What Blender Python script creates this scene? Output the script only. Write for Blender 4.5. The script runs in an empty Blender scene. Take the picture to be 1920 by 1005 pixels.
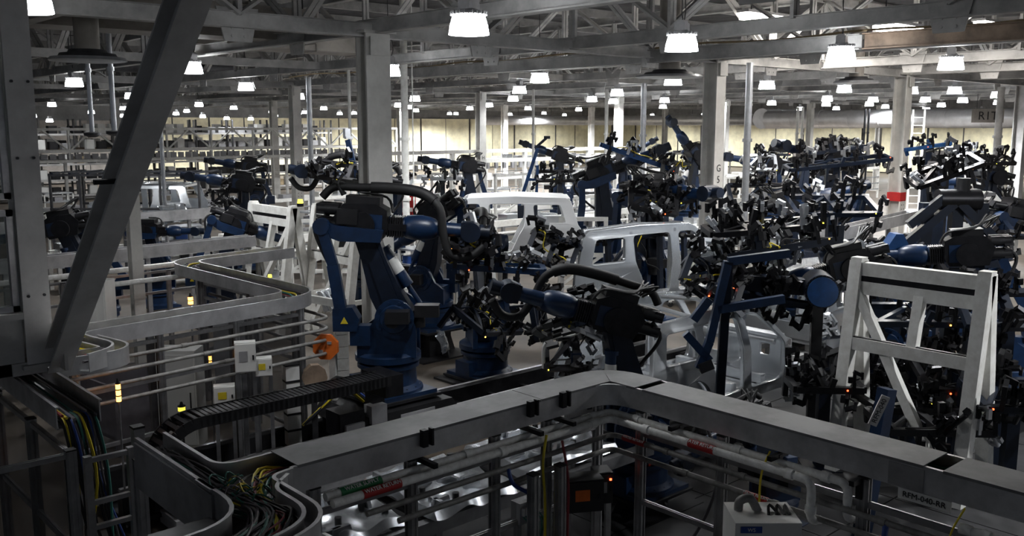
import bpy, math, random
from mathutils import Vector, Matrix, Euler
sc = bpy.context.scene
COL = sc.collection
rad = math.radians

# ------------------------------------------------------------------ camera
FPX, THETA, EYE = 1743.0, rad(48.0), 4.8          # focal length in pixels of a 1920 wide frame, yaw, eye height
PITCH = math.atan((502.5 - 235.0) / FPX)
cT, sT, cP, sP = math.cos(THETA), math.sin(THETA), math.cos(PITCH), math.sin(PITCH)
FW, RT, UP = Vector((cT*cP, sT*cP, -sP)), Vector((sT, -cT, 0)), Vector((cT*sP, sT*sP, cP))
cd = bpy.data.cameras.new('camera'); cam = bpy.data.objects.new('camera', cd); COL.objects.link(cam)
cd.sensor_width = 36.0; cd.lens = FPX / 1920.0 * 36.0; cd.clip_end = 400; cd.clip_start = .1
cam.location = (0, 0, EYE); cam.rotation_euler = (math.pi/2 - PITCH, 0, THETA - math.pi/2)
sc.camera = cam
# ------------------------------------------------------------------ world and exposure
w = bpy.data.worlds.new('world'); sc.world = w; w.use_nodes = True
w.node_tree.nodes['Background'].inputs[0].default_value = (.80, .88, 1.0, 1)
w.node_tree.nodes['Background'].inputs[1].default_value = .23
vs = sc.view_settings; vs.view_transform = 'Standard'; vs.look = 'None'; vs.gamma = 1; vs.use_curve_mapping = False
vs.exposure = 0.0
sc.cycles.max_bounces = 4; sc.cycles.diffuse_bounces = 3; sc.cycles.glossy_bounces = 2; sc.cycles.transmission_bounces = 4; sc.cycles.transparent_max_bounces = 10
LAMP_W = 250.0                                   # watts of one high-bay lamp
# ------------------------------------------------------------------ pixel -> place
def ray(px, py): return FW + RT*((px-960)/FPX) + UP*((502.5-py)/FPX)
def P(px, py, h):
    r = ray(px, py); return Vector((0, 0, EYE)) + r*((h-EYE)/r.z)
def D(px, py, d):
    r = ray(px, py); return Vector((0, 0, EYE)) + r*(d/(r.x*cT + r.y*sT))
# ------------------------------------------------------------------ materials
MAT = {}
def mat(name, col, rough=.6, metal=0., var=.18, scale=3., emit=None, strength=0., bump=0., alpha=None, spec=.4, dirt=None):
    m = bpy.data.materials.new(name); m.use_nodes = True
    nt = m.node_tree; b = nt.nodes['Principled BSDF']
    b.inputs['Roughness'].default_value = rough; b.inputs['Metallic'].default_value = metal
    b.inputs['Specular IOR Level'].default_value = spec
    c = (*col, 1)
    b.inputs['Base Color'].default_value = c
    if var:
        tc = nt.nodes.new('ShaderNodeTexCoord'); no = nt.nodes.new('ShaderNodeTexNoise'); ra = nt.nodes.new('ShaderNodeValToRGB')
        no.inputs['Scale'].default_value = scale; no.inputs['Detail'].default_value = 6; no.inputs['Roughness'].default_value = .65
        nt.links.new(tc.outputs['Object'], no.inputs['Vector']); nt.links.new(no.outputs['Fac'], ra.inputs['Fac'])
        d = dirt or tuple(x*(1-var*1.6) for x in col)
        e = ra.color_ramp.elements
        e[0].position = .34; e[0].color = (*d, 1); e[1].position = .62; e[1].color = tuple(min(1, x*(1+var*.5)) for x in col) + (1,)
        nt.links.new(ra.outputs['Color'], b.inputs['Base Color'])
        if bump:
            bu = nt.nodes.new('ShaderNodeBump'); bu.inputs['Strength'].default_value = bump; bu.inputs['Distance'].default_value = .02
            nt.links.new(no.outputs['Fac'], bu.inputs['Height']); nt.links.new(bu.outputs['Normal'], b.inputs['Normal'])
    if emit:
        b.inputs['Emission Color'].default_value = (*emit, 1); b.inputs['Emission Strength'].default_value = strength
    if alpha is not None: b.inputs['Alpha'].default_value = alpha
    MAT[name] = m; return m
mat('concrete', (.098, .080, .063), .5, 0, .3, .8, bump=.05)
mat('floor_shade', (.030, .030, .032), .6, 0, .3, 2)  # near-black colour that stands in for shade on the cell floor
mat('deck', (.10, .10, .105), .8, 0, .3, 1.5)
mat('wall_dark', (.18, .18, .18), .8, 0, .2, 1)
mat('cream', (.80, .74, .52), .55, 0, .16, .8, bump=.3)
mat('white_wall', (.62, .63, .62), .6, 0, .12, .7)
mat('steel_paint', (.50, .495, .485), .55, 0, .25, 1.2)
mat('column_paint', (.66, .65, .62), .5, 0, .14, 1.4)
mat('white_paint', (.80, .80, .77), .45, 0, .1, 7, dirt=(.68, .67, .63))
mat('brown_steel', (.30, .22, .16), .6, 0, .35, 2)
mat('dark_steel', (.06, .06, .065), .5, .3, .25, 4)
mat('black', (.012, .012, .014), .45, 0, .25, 6)
mat('rubber', (.010, .010, .011), .6, 0, 0)
mat('black_metal', (.022, .022, .025), .35, .6, .2, 6)
mat('alu', (.42, .42, .43), .38, .85, .16, 5)
mat('tray', (.55, .55, .56), .42, .7, .2, 2.2, dirt=(.36, .36, .37))
mat('tray_cover', (.20, .20, .205), .55, .3, .3, 1.6, dirt=(.13, .13, .135))
mat('galv', (.55, .57, .60), .35, .7, .15, 3)
mat('silver', (.70, .73, .76), .27, .78, .04, 2)
mat('white_car', (.86, .87, .88), .3, 0, .03, 3)
mat('robot_blue', (.004, .020, .062), .38, 0, .22, 5, spec=.5)
mat('robot_navy', (.004, .009, .022), .42, 0, .25, 5)
mat('robot_light', (.011, .055, .17), .35, 0, .2, 5)
mat('plastic_white', (.70, .70, .68), .45, 0, .05, 3)
mat('plastic_grey', (.30, .30, .31), .5, 0, .1, 5)
mat('pipe_white', (.90, .90, .88), .4, 0, .1, 14, dirt=(.70, .69, .66))
mat('pipe_grey', (.27, .265, .255), .5, .2, .25, 8)
mat('orange', (.75, .16, .02), .5, 0, .12, 6)
mat('yellow', (.70, .55, .03), .5, 0, .1, 6)
mat('red', (.50, .02, .02), .5, 0, .1, 6)
mat('green', (.03, .28, .10), .5, 0, .1, 6)
mat('cable_black', (.014, .014, .015), .5, 0, 0)
mat('cable_green', (.03, .16, .13), .5, 0, 0)
mat('cable_blue', (.03, .07, .28), .5, 0, 0)
mat('cable_red', (.25, .03, .04), .5, 0, 0)
mat('cable_grey', (.13, .12, .13), .5, 0, 0)
mat('tub', (.15, .14, .16), .6, 0, .2, 4)
mat('kraft', (.46, .36, .22), .7, 0, .2, 4)
mat('blue_bin', (.03, .09, .33), .5, 0, .1, 4)
mat('ink', (.012, .012, .012), .6, 0, 0)
mat('letter_white', (.75, .75, .75), .6, 0, 0)
mat('tag_red', (.42, .03, .03), .5, 0, .1, 8)
mat('tag_green', (.03, .22, .08), .5, 0, .1, 8)
mat('duct', (.70, .70, .71), .35, .35, .12, 1.2)
mat('booth_steel', (.66, .65, .64), .5, 0, .15, 1.5)
mat('duct_paint', (.30, .275, .25), .6, 0, .2, 1.2)
mat('lamp_glow', (.9, .9, .9), .4, 0, 0, emit=(.96, .98, 1.0), strength=28.0)
mat('lamp_body', (.45, .45, .46), .45, .5, .1, 6)
mat('led_amber', (.8, .3, .02), .4, 0, 0, emit=(1, .36, .06), strength=9)
mat('led_yellow', (.8, .7, .05), .4, 0, 0, emit=(1, .85, .10), strength=2.2)
mat('led_red', (.8, .05, .02), .4, 0, 0, emit=(1, .10, .03), strength=6)
mat('led_green', (.05, .8, .2), .4, 0, 0, emit=(.1, 1, .3), strength=4)
mat('screen', (.2, .3, .5), .3, 0, 0, emit=(.55, .68, 1), strength=2.0)
mat('strip_glow', (.9, .9, .85), .5, 0, 0, emit=(1, .95, .88), strength=30.0)  # glow of the strips added in the roof
def glass(name, tint, a, rough=.08):
    m = bpy.data.materials.new(name); m.use_nodes = True; nt = m.node_tree; nt.nodes.clear()
    o = nt.nodes.new('ShaderNodeOutputMaterial'); mx = nt.nodes.new('ShaderNodeMixShader'); t = nt.nodes.new('ShaderNodeBsdfTransparent')
    g = nt.nodes.new('ShaderNodeBsdfPrincipled'); g.inputs['Base Color'].default_value = (*tint, 1); g.inputs['Roughness'].default_value = rough
    t.inputs['Color'].default_value = (*[.75 + .25*x for x in tint], 1); mx.inputs[0].default_value = a
    nt.links.new(t.outputs[0], mx.inputs[1]); nt.links.new(g.outputs[0], mx.inputs[2]); nt.links.new(mx.outputs[0], o.inputs[0]); MAT[name] = m
glass('polycarbonate', (.14, .14, .15), .10)
glass('booth_glass', (.30, .36, .35), .30)

# ------------------------------------------------------------------ mesh builder
def basis(z, up=(0, 0, 1)):
    z = Vector(z).normalized(); u = Vector(up)
    if abs(z.dot(u)) > .99: u = Vector((1, 0, 0))
    x = u.cross(z).normalized(); return x, z.cross(x), z
class MB:
    def __init__(s): s.v = []; s.f = []
    def add(s, vs_, fs):
        n = len(s.v); s.v += [tuple(v) for v in vs_]; s.f += [tuple(i+n for i in f) for f in fs]; return s
    def box(s, c, size, M=None):
        hx, hy, hz = size[0]/2, size[1]/2, size[2]/2; c = Vector(c)
        vv = [Vector((x*hx, y*hy, z*hz)) for x in (-1, 1) for y in (-1, 1) for z in (-1, 1)]
        if M is not None: vv = [M @ v for v in vv]
        return s.add([c+v for v in vv], [(0, 1, 3, 2), (4, 6, 7, 5), (0, 4, 5, 1), (2, 3, 7, 6), (0, 2, 6, 4), (1, 5, 7, 3)])
    def bar(s, a, b, w_, h_=None, up=(0, 0, 1)):
        a, b = Vector(a), Vector(b); h_ = h_ or w_; x, y, z = basis(b-a, up)
        vv = [p + x*(i*w_/2) + y*(j*h_/2) for p in (a, b) for i, j in ((-1, -1), (1, -1), (1, 1), (-1, 1))]
        return s.add(vv, [(3, 2, 1, 0), (4, 5, 6, 7), (0, 1, 5, 4), (1, 2, 6, 5), (2, 3, 7, 6), (3, 0, 4, 7)])
    def cyl(s, a, b, r0, r1=None, n=16):
        a, b = Vector(a), Vector(b); r1 = r0 if r1 is None else r1; x, y, z = basis(b-a)
        vv = [p + (x*math.cos(2*math.pi*i/n) + y*math.sin(2*math.pi*i/n))*r for p, r in ((a, r0), (b, r1)) for i in range(n)]
        return s.add(vv, [(i, (i+1) % n, n+(i+1) % n, n+i) for i in range(n)] + [tuple(range(n-1, -1, -1)), tuple(range(n, 2*n))])
    def tube(s, pts, r, n=8):
        pts = [Vector(p) for p in pts]; vv = []; x = None
        for i, p in enumerate(pts):
            t = (pts[min(i+1, len(pts)-1)] - pts[max(i-1, 0)]).normalized()
            if x is None: x, y, _ = basis(t)
            else:
                x = (x - t*x.dot(t)).normalized(); y = t.cross(x)
            rr = r[i] if isinstance(r, (list, tuple)) else r
            vv += [p + (x*math.cos(2*math.pi*k/n) + y*math.sin(2*math.pi*k/n))*rr for k in range(n)]
        m = len(pts); fs = [(i*n+k, i*n+(k+1) % n, (i+1)*n+(k+1) % n, (i+1)*n+k) for i in range(m-1) for k in range(n)]
        return s.add(vv, fs + [tuple(range(n-1, -1, -1)), tuple(range((m-1)*n, m*n))])
    def prism(s, poly, t, M=None):                       # poly in local x,z ; thickness along y, centred
        n = len(poly); vv = [Vector((p[0], y, p[1])) for y in (-t/2, t/2) for p in poly]
        if M is not None: vv = [M @ v for v in vv]
        return s.add(vv, [tuple(range(n)), tuple(range(2*n-1, n-1, -1))] + [(i, n+i, n+(i+1) % n, (i+1) % n) for i in range(n)])
    def lathe(s, prof, n=24, M=None, cap=True):          # prof: (r, z)
        vv = [Vector((r*math.cos(2*math.pi*i/n), r*math.sin(2*math.pi*i/n), z)) for r, z in prof for i in range(n)]
        if M is not None: vv = [M @ v for v in vv]
        fs = [(j*n+i, j*n+(i+1) % n, (j+1)*n+(i+1) % n, (j+1)*n+i) for j in range(len(prof)-1) for i in range(n)]
        if cap: fs += [tuple(range(n-1, -1, -1)), tuple(range((len(prof)-1)*n, len(prof)*n))]
        return s.add(vv, fs)
    def sweep(s, path, sec):                             # path: list of (x,y,z); sec: closed polygon (side offset, z)
        pts = [Vector(p) for p in path]; vv = []; m = len(sec)
        for i, p in enumerate(pts):
            t0 = (pts[i]-pts[max(i-1, 0)]); t1 = (pts[min(i+1, len(pts)-1)]-pts[i])
            t0 = t0 if t0.length > 1e-6 else t1; t1 = t1 if t1.length > 1e-6 else t0
            t0 = Vector((t0.x, t0.y, 0)).normalized(); t1 = Vector((t1.x, t1.y, 0)).normalized()
            t = (t0+t1).normalized(); nrm = Vector((-t.y, t.x, 0)); k = 1/max(.5, t.dot(t0))
            vv += [p + nrm*(o*k) + Vector((0, 0, z)) for o, z in sec]
        fs = [(i*m+k, i*m+(k+1) % m, (i+1)*m+(k+1) % m, (i+1)*m+k) for i in range(len(pts)-1) for k in range(m)]
        return s.add(vv, fs + [tuple(range(m-1, -1, -1)), tuple(range((len(pts)-1)*m, len(pts)*m))])
    def mesh(s, name, material, smooth=True):
        me = bpy.data.meshes.new(name); me.from_pydata(s.v, [], s.f); me.update()
        if smooth and len(s.f) > 6:
            me.polygons.foreach_set('use_smooth', [True]*len(me.polygons)); me.set_sharp_from_angle(angle=rad(38))
        me.materials.append(MAT[material]); return me
    def build(s, name, material, parent=None, loc=None, rz=None, smooth=True):
        return put(name, s.mesh(name, material, smooth), parent, loc, rz)
def put(name, me, parent=None, loc=None, rz=None, M=None):
    o = bpy.data.objects.new(name, me); COL.objects.link(o)
    if parent is not None: o.parent = parent
    if M is not None: o.matrix_basis = M
    else:
        if loc is not None: o.location = loc
        if rz is not None: o.rotation_euler.z = rz
    return o
def tag(o, label, cat, group=None, kind=None):
    if label: o['label'] = label
    if cat: o['category'] = cat
    if group: o['group'] = group
    if kind: o['kind'] = kind
    return o
def thing(name, label, cat, loc=(0, 0, 0), rz=0., group=None, M=None):
    o = bpy.data.objects.new(name, None); COL.objects.link(o); o.empty_display_size = .2
    if M is not None: o.matrix_basis = M
    else: o.location = loc; o.rotation_euler.z = rz
    return tag(o, label, cat, group)
def struct(o): o['kind'] = 'structure'; return o
def copy_tree(o, parent=None):
    c = o.copy(); COL.objects.link(c); c.parent = parent
    for ch in o.children: copy_tree(ch, c)
    return c
def one(name, mb, material, label, cat, group=None, loc=None): return tag(mb.build(name, material, None, loc), label, cat, group)
def text(body, size, material, M, parent=None, name='lettering', ext=.002, spacing=1.0, align='CENTER'):
    cu = bpy.data.curves.new(name, 'FONT'); cu.body = body; cu.size = size; cu.extrude = ext; cu.align_x = align; cu.align_y = 'CENTER'; cu.space_line = spacing
    cu.resolution_u = 3; cu.materials.append(MAT[material])
    tmp = bpy.data.objects.new('tmp', cu); me = bpy.data.meshes.new_from_object(tmp); me.name = name
    bpy.data.objects.remove(tmp); bpy.data.curves.remove(cu)
    return put(name, me, parent, M=M)
FACE_NY = Matrix.Rotation(math.pi/2, 4, 'X')                                  # text that reads from -Y
FACE_NX = Matrix.Rotation(-math.pi/2, 4, 'Z') @ Matrix.Rotation(math.pi/2, 4, 'X')   # text that reads from -X
T = Matrix.Translation
def fillet(pts, r, n=7):
    out = [Vector(pts[0])]
    for i in range(1, len(pts)-1):
        p, a, b = Vector(pts[i]), Vector(pts[i-1]), Vector(pts[i+1])
        ra = min(r, (a-p).length*.49, (b-p).length*.49); q0 = p+(a-p).normalized()*ra; q1 = p+(b-p).normalized()*ra
        out += [q0*(1-t)**2 + p*2*t*(1-t) + q1*t*t for t in [k/n for k in range(n+1)]]
    return out + [Vector(pts[-1])]
def wavy(a, b, n, amp, rng, sag=0.):
    a, b = Vector(a), Vector(b); out = []
    for i in range(n+1):
        t = i/n; j = Vector((rng.uniform(-1, 1), rng.uniform(-1, 1), rng.uniform(-1, 1)))*amp*(1 if 0 < i < n else 0)
        out.append(a.lerp(b, t) + j - Vector((0, 0, sag*4*t*(1-t))))
    return out
def smooth_path(pts, k=4):
    pts = [Vector(p) for p in pts]; out = []
    for i in range(len(pts)-1):
        p0, p1, p2, p3 = pts[max(i-1, 0)], pts[i], pts[i+1], pts[min(i+2, len(pts)-1)]
        for j in range(k):
            t = j/k; out.append(.5*((2*p1) + (p2-p0)*t + (2*p0-5*p1+4*p2-p3)*t*t + (3*p1-p0-3*p2+p3)*t**3))
    return out + [pts[-1]]
# ================================================================== the hall: floor, roof, walls
GX, GY, BAY, ROW = 8.97, 13.46, 9.6, 20.0         # column G4 and the grid; X runs right-away, Y left-away
CH = 6.25                                          # underside of the bottom chords
struct(MB().box((40, 30, -.1), (150, 130, .2)).build('floor', 'concrete'))
ceil_ = struct(MB().box((40, 34, 8.75), (140, 110, .2)).build('ceiling', 'deck'))
for k in range(26): MB().box((40, -14+3.6*k, 8.5), (138, .14, .28)).build('purlin', 'steel_paint', ceil_)
fp = thing('floor_shading', 'added black sheets standing in for shade on the robot cell floor', 'floor shading')  # dark sheets added where the floor lies in shade
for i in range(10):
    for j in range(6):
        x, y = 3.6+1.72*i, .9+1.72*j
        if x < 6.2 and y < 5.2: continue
        MB().box((x, y, .012), (1.70, 1.70, .02)).build('plate', 'floor_shade', fp)
wl = struct(MB().box((40, 82.2, 4.3), (130, .3, 9)).build('wall_left', 'wall_dark'))
wr = struct(MB().box((92.2, 30, 4.3), (.3, 105, 9)).build('wall_right', 'wall_dark'))
rng = random.Random(4)
def curtain(parent, a, b, z1, z0, material):       # a hanging wall panel with shallow folds
    m = MB(); a, b = Vector(a), Vector(b); n = 10; dr = (b-a); nr = Vector((-dr.y, dr.x, 0)).normalized(); vv = []
    for i in range(n+1):
        p = a.lerp(b, i/n) + nr*.05*math.sin(i*1.9+a.x+a.y)
        vv += [(p.x, p.y, z0), (p.x, p.y, z1)]
    m.add(vv, [(2*i, 2*i+2, 2*i+3, 2*i+1) for i in range(n)]); return m.build('wall_panel', material, parent)
for k in range(18): x = 30+3.4*k; curtain(wl, (x, 81.9, 0), (x+3.25, 81.9, 0), 5.5, .1, 'cream')
for k in range(20): y = 14+3.4*k; curtain(wr, (91.9, y+3.25, 0), (91.9, y, 0), 5.5, .1, 'cream' if k > 2 else 'white_wall')
for k in range(10): x = -8+3.8*k; curtain(wl, (x, 81.85, 0), (x+3.7, 81.85, 0), 5.2, .1, 'duct_paint')
# ------------------------------------------------------------------ columns
def h_column(name, x, y, label, letters, b=.36, dep=.36, top=CH+.1, letz=2.6, band=False, dark=False):
    t = thing(name, label, 'column', (x, y, 0)); m = 'column_paint' if not dark else 'steel_paint'
    mb = MB()
    mb.box((0, -dep/2+.02, top/2), (b, .04, top)); mb.box((0, dep/2-.02, top/2), (b, .04, top))
    mb.box((0, 0, top/2), (.03, dep-.08, top)); mb.build('shaft', m, t, smooth=False)
    MB().box((0, 0, .02), (b+.2, dep+.2, .04)).build('base_plate', m, t)
    MB().box((0, 0, top-.02), (b+.16, dep+.16, .04)).box((0, -dep/2-.06, top-.25), (b*.8, .02, .3)).build('cap_plate', m, t)
    for i, ch in enumerate(letters):
        text(ch, .24, 'ink', T((0, -dep/2-.004, letz-.27*i)) @ FACE_NY, t)
    if letters:
        bo = MB()
        for i in (-1, 1):
            for k in range(4): bo.cyl((i*.07, -dep/2-.012, letz-1.05-.13*k), (i*.07, -dep/2+.01, letz-1.05-.13*k), .016, n=6)
        bo.build('bolt', 'dark_steel', t)
    if band:
        MB().box((0, 0, 2.62), (b+.012, dep+.012, .27)).build('red_band', 'red', t)
        for z in (1.9, 3.6): MB().box((0, -dep/2-.006, z), (.14, .012, .05)).build('clamp_plate', 'dark_steel', t)
    return t
h_column('steel_column', GX, GY, 'thick grey steel column right behind the large blue robot', '', .48, .32)
h_column('steel_column', GX+BAY, GY, 'pale steel column painted G over 5 in black', 'G5', .36, .40, letz=3.78)
h_column('steel_column', GX+2*BAY, GY, 'steel column G 6 with a broad red painted band', 'G6', .36, .42, letz=3.55, band=True)
h_column('steel_column', GX+3*BAY, GY, 'dark grey steel column at the right edge of the picture', '', .40, .40, dark=True)
Hn = {4: 'hidden', 5: 'H5', 6: 'H6', 7: 'H7', 8: 'H8', 9: 'H9'}
for k in range(1, 7):
    n = 4+k
    h_column('steel_column', GX+k*BAY, GY+ROW, {5: 'white column marked H 5 behind the left white A-frames', 6: 'white column marked H 6 behind the white car body',
        7: 'white column behind the long blue clamp beam', 8: 'white column standing just right of column G 5 further back', 9: 'white column marked H 9 near the wall screen',
        10: 'white column marked H 10 directly left of column G 6'}[n], ('H', str(n)) if n not in (7, 8) else '', .36, .36, letz=3.3)
for k in (1, 2, 3, 4, 5, 6):
    n = 4+k
    h_column('steel_column', GX+k*BAY, GY+2*ROW, {5: 'far white column marked J 5 beside the diagonal brace', 6: 'far white column marked J 6 left of column H 5',
        7: 'far pale column seen right of the thick central column', 8: 'far pale column seen right of column H 6', 9: 'far pale column behind the dangling pipes at centre',
        10: 'farthest pale column before the cream wall'}[n], ('J', str(n)) if n < 7 else '', .40, .36, letz=3.2)
_p = D(249, 400, 16.5); h_column('steel_post', _p.x, _p.y, 'short pale post with bolted brackets right of the diagonal brace', '', .20, .20, top=4.0)
# ------------------------------------------------------------------ roof trusses
STEEL = 'steel_paint'
def chord_mesh(L, name):
    return MB().box((L/2, 0, .13), (L, .024, .22)).box((L/2, 0, .012), (L, .22, .024)).box((L/2, 0, .236), (L, .15, .012)).mesh(name, STEEL, False)
KIT = {}
def truss_kit(L, n):
    if (L, n) in KIT: return KIT[(L, n)]
    p = L/n; dz = 1.85; k = dict(chord=chord_mesh(L, 'bottom_chord'), n=n, p=p)
    k['vert'] = MB().bar((0, -.05, .2), (0, -.05, dz), .07, .07).bar((0, .05, .2), (0, .05, dz), .07, .07).mesh('upright', STEEL, False)
    k['up'] = MB().bar((0, -.06, .2), (p, -.06, dz), .10, .045).bar((0, .06, .2), (p, .06, dz), .10, .045).mesh('diagonal', STEEL, False)
    k['dn'] = MB().bar((0, -.06, dz), (p, -.06, .2), .10, .045).bar((0, .06, dz), (p, .06, .2), .10, .045).mesh('diagonal', STEEL, False)
    g = MB().prism([(-.34, .30), (-.22, -.20), (.22, -.20), (.34, .30)], .03)
    for sx in (-1, 1):
        for z in (-.12, 0): g.cyl((sx*.1, -.03, z), (sx*.1, .03, z), .022, n=6)
    k['gus'] = g.mesh('gusset', STEEL, False); KIT[(L, n)] = k; return k
def truss(loc, rz, L, n, label, gus=True):
    t = thing('roof_truss', label, 'truss', loc, rz); k = truss_kit(L, n)
    put('bottom_chord', k['chord'], t); put('top_chord', k['chord'], t, (0, 0, 1.75))
    for i in range(n):
        if i: put('upright', k['vert'], t, (i*k['p'], 0, 0))
        put('diagonal', k['up'] if i % 2 else k['dn'], t, (i*k['p'], 0, 0))
        if gus and i % 2 == 1: put('gusset', k['gus'], t, (i*k['p'], .02, 0))
    return t
rown = {0: 'G', 1: 'H', 2: 'J', 3: 'rearmost'}
ordn = ['first', 'second', 'third', 'fourth', 'fifth', 'sixth', 'seventh', 'eighth', 'ninth', 'tenth', 'eleventh', 'twelfth', 'thirteenth']
for r in range(4):
    for k in range(-1, 7):
        truss((GX+k*BAY, GY+r*ROW, CH), 0, BAY, 4, 'grey roof truss along column row %s, %s span counted from the left' % (rown[r], ordn[k+1]), gus=r < 2)
for i in range(12):
    x = GX-4.8+4.8*i
    for s_, nm in ((-1, 'nearest'), (0, 'second'), (1, 'third'), (2, 'farthest')):
        if s_ == -1 and i < 1: continue
        truss((x, GY+s_*ROW, CH+.06), math.pi/2, ROW, 8, 'grey cross truss in the %s bay of the roof, %s from the left' % (nm, ordn[i]), gus=s_ < 1)
for i, y in enumerate((3.5, 23.4, 43.4)):
    one('bracing_beam', MB().box((30, y, CH+.2), (70, .18, .2)), STEEL, 'long level bracing beam between trusses, %s from the camera' % ordn[i], 'beam')
b_ = thing('crane_beam', 'rust brown level beam with a sagging cable at upper right', 'beam', (16.2, -8, CH-.10))
MB().box((0, 7.5, .14), (.03, 18, .26)).box((0, 7.5, .01), (.2, 18, .02)).box((0, 7.5, .27), (.24, 18, .02)).build('girder', 'brown_steel', b_)
MB().box((0, 24.3, .14), (.03, 15.5, .26)).box((0, 24.3, .01), (.2, 15.5, .02)).box((0, 24.3, .27), (.24, 15.5, .02)).build('girder', STEEL, b_)
MB().tube([(0.05, y*.8, .32+.03*math.sin(y*1.3)) for y in range(0, 48)], .022, 6).build('cable', 'kraft', b_)
# ------------------------------------------------------------------ ducts and services under the roof
def ring_duct(name, label, a, b, r, material, step=2.4):
    t = thing(name, label, 'duct'); a, b = Vector(a), Vector(b); L = (b-a).length; n = max(1, round(L/step)); dr = (b-a)/n
    for i in range(n):
        m = MB().cyl(a+dr*i, a+dr*(i+1)*1.0, r, n=20); m.cyl(a+dr*i-dr*.01, a+dr*i+dr*.02, r*1.035, n=20); m.build('duct_section', material, t)
    for i in range(0, n, 2):
        p = a+dr*i; MB().bar(p+Vector((0, 0, r)), (p.x, p.y, 8.6), .03).build('hanger_rod', 'dark_steel', t)
    return t
ring_duct('air_duct', 'long round silver duct running in front of the cream wall', (80, 46, 5.35), (80, 70.4, 5.35), .55, 'duct')
ring_duct('air_duct', 'slim silver duct end reaching left before the cream wall corner', (60, 71, 5.3), (79, 71, 5.3), .48, 'duct')
ring_duct('air_duct', 'wide round silver duct with rings left of column G 6', (62, 40.5, 5.3), (80, 40.5, 5.3), .75, 'duct')
ring_duct('air_duct', 'round silver duct section right of column G 6', (62, 22, 5.25), (62, 40, 5.25), .62, 'duct')
ring_duct('air_duct', 'dark round duct under the roof behind the left lamps', (9.5, 31, 6.75), (15, 31, 6.75), .26, 'dark_steel')
t = thing('rectangular_duct', 'boxy taupe air duct with seams at upper left', 'duct', (4.2, 17.2, 6.75))
for k in range(4):
    MB().box((.7+1.4*k, 0, 0), (1.36, .9, .62)).build('duct_section', 'duct_paint', t); MB().box((1.4*k+1.4, 0, 0), (.04, .98, .7)).build('flange', 'duct_paint', t)
for k in (0, 3): MB().bar((.5+1.4*k, .5, .3), (.5+1.4*k, .5, 1.9), .03).build('hanger_rod', 'dark_steel', t)
t = thing('rectangular_duct', 'broad taupe duct box above the second lamp from the left', 'duct', (8.6, 20.4, 6.9))
for k in range(3):
    MB().box((.8+1.5*k, 0, 0), (1.46, 1.1, .7)).build('duct_section', 'duct_paint', t); MB().box((1.5*k+1.55, 0, 0), (.04, 1.16, .76)).build('flange', 'duct_paint', t)
for k in (0, 2): MB().bar((.5+1.4*k, .5, .3), (.5+1.4*k, .5, 1.8), .03).build('hanger_rod', 'dark_steel', t)
def diffuser(px, py, d, r, label):
    p = D(px, py, d); t = thing('air_diffuser', label, 'air diffuser', p)
    for i in range(3): MB().lathe([(r*(.5+.25*i), .12-.06*i), (r*(.55+.25*i), .07-.06*i), (r*(.5+.25*i), .06-.06*i)], 28).build('cone', 'dark_steel' if i < 2 else 'galv', t)
    MB().cyl((0, 0, .1), (0, 0, 8.6-p.z), r*.34, n=24).build('neck', 'duct_paint', t)
diffuser(165, 108, 15, .55, 'round ceiling diffuser at upper left above hanging pipes')
diffuser(1255, 141, 22.0, .75, 'wide dark round diffuser left of column G 5')
diffuser(1605, 152, 27, .6, 'round dark diffuser left of column G 6')
def drop_pipe(px, d, ztop, zbot, r, material, label, fl=False):
    p = D(px, 235, d); t = thing('drop_pipe', label, 'pipe', (p.x, p.y, 0))
    MB().cyl((0, 0, zbot), (0, 0, ztop), r, n=10).build('tube', material, t)
    for k in range(int((ztop-zbot)/1.6)): MB().cyl((0, 0, zbot+1.2+1.6*k), (0, 0, zbot+1.28+1.6*k), r*1.4, n=10).build('coupling', material, t)
    if fl: MB().lathe([(.05, zbot+.02), (.16, zbot), (.16, zbot-.05), (.06, zbot-.09)], 16).build('end_fitting', 'dark_steel', t)
drop_pipe(172, 19, 8.36, 4.65, .045, 'galv', 'left of two hanging pipes with flat round ends', True)
drop_pipe(214, 19, 8.36, 4.68, .05, 'galv', 'right of two hanging pipes with flat round ends', True)
drop_pipe(301, 27, 6.3, 0, .055, 'galv', 'galvanised pipe dropping to the floor at far left')
drop_pipe(581, 30, 6.3, 0, .085, 'galv', 'galvanised pipe dropping right of column H 5')
drop_pipe(656, 26, 6.3, 0, .045, 'white_paint', 'thin white pipe left of the thick central column')
drop_pipe(759, 25, 8.2, 0, .10, 'white_paint', 'thick white pipe dropping right of the thick central column')
drop_pipe(774, 25, 8.2, 0, .02, 'white_paint', 'thin rod beside the thick white pipe')
drop_pipe(1206, 34, 6.3, 0, .10, 'galv', 'grey pipe dropping behind the long blue clamp beam')
drop_pipe(1137, 40, 6.3, 0, .08, 'white_paint', 'white pipe dropping left of the blue clamp beam')
drop_pipe(1402, 23, 6.3, 0, .085, 'galv', 'shiny pipe dropping right of column G 5')
drop_pipe(1000, 40, 6.3, 0, .06, 'white_paint', 'slim pipe dropping above the blue A-shaped rest')
drop_pipe(1495, 42, 5.6, 0, .06, 'white_paint', 'left of two slim pipes before the silver duct')
drop_pipe(1504, 42, 5.6, 0, .06, 'white_paint', 'right of two slim pipes before the silver duct')
drop_pipe(1621, 46, 5.6, 0, .05, 'black_metal', 'left of two black pipes before the wall screen')
drop_pipe(1628, 46, 5.6, 0, .05, 'black_metal', 'right of two black pipes before the wall screen')
drop_pipe(1872, 30, 6.0, 0, .11, 'steel_paint', 'grey standpipe beside the right edge column')
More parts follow.
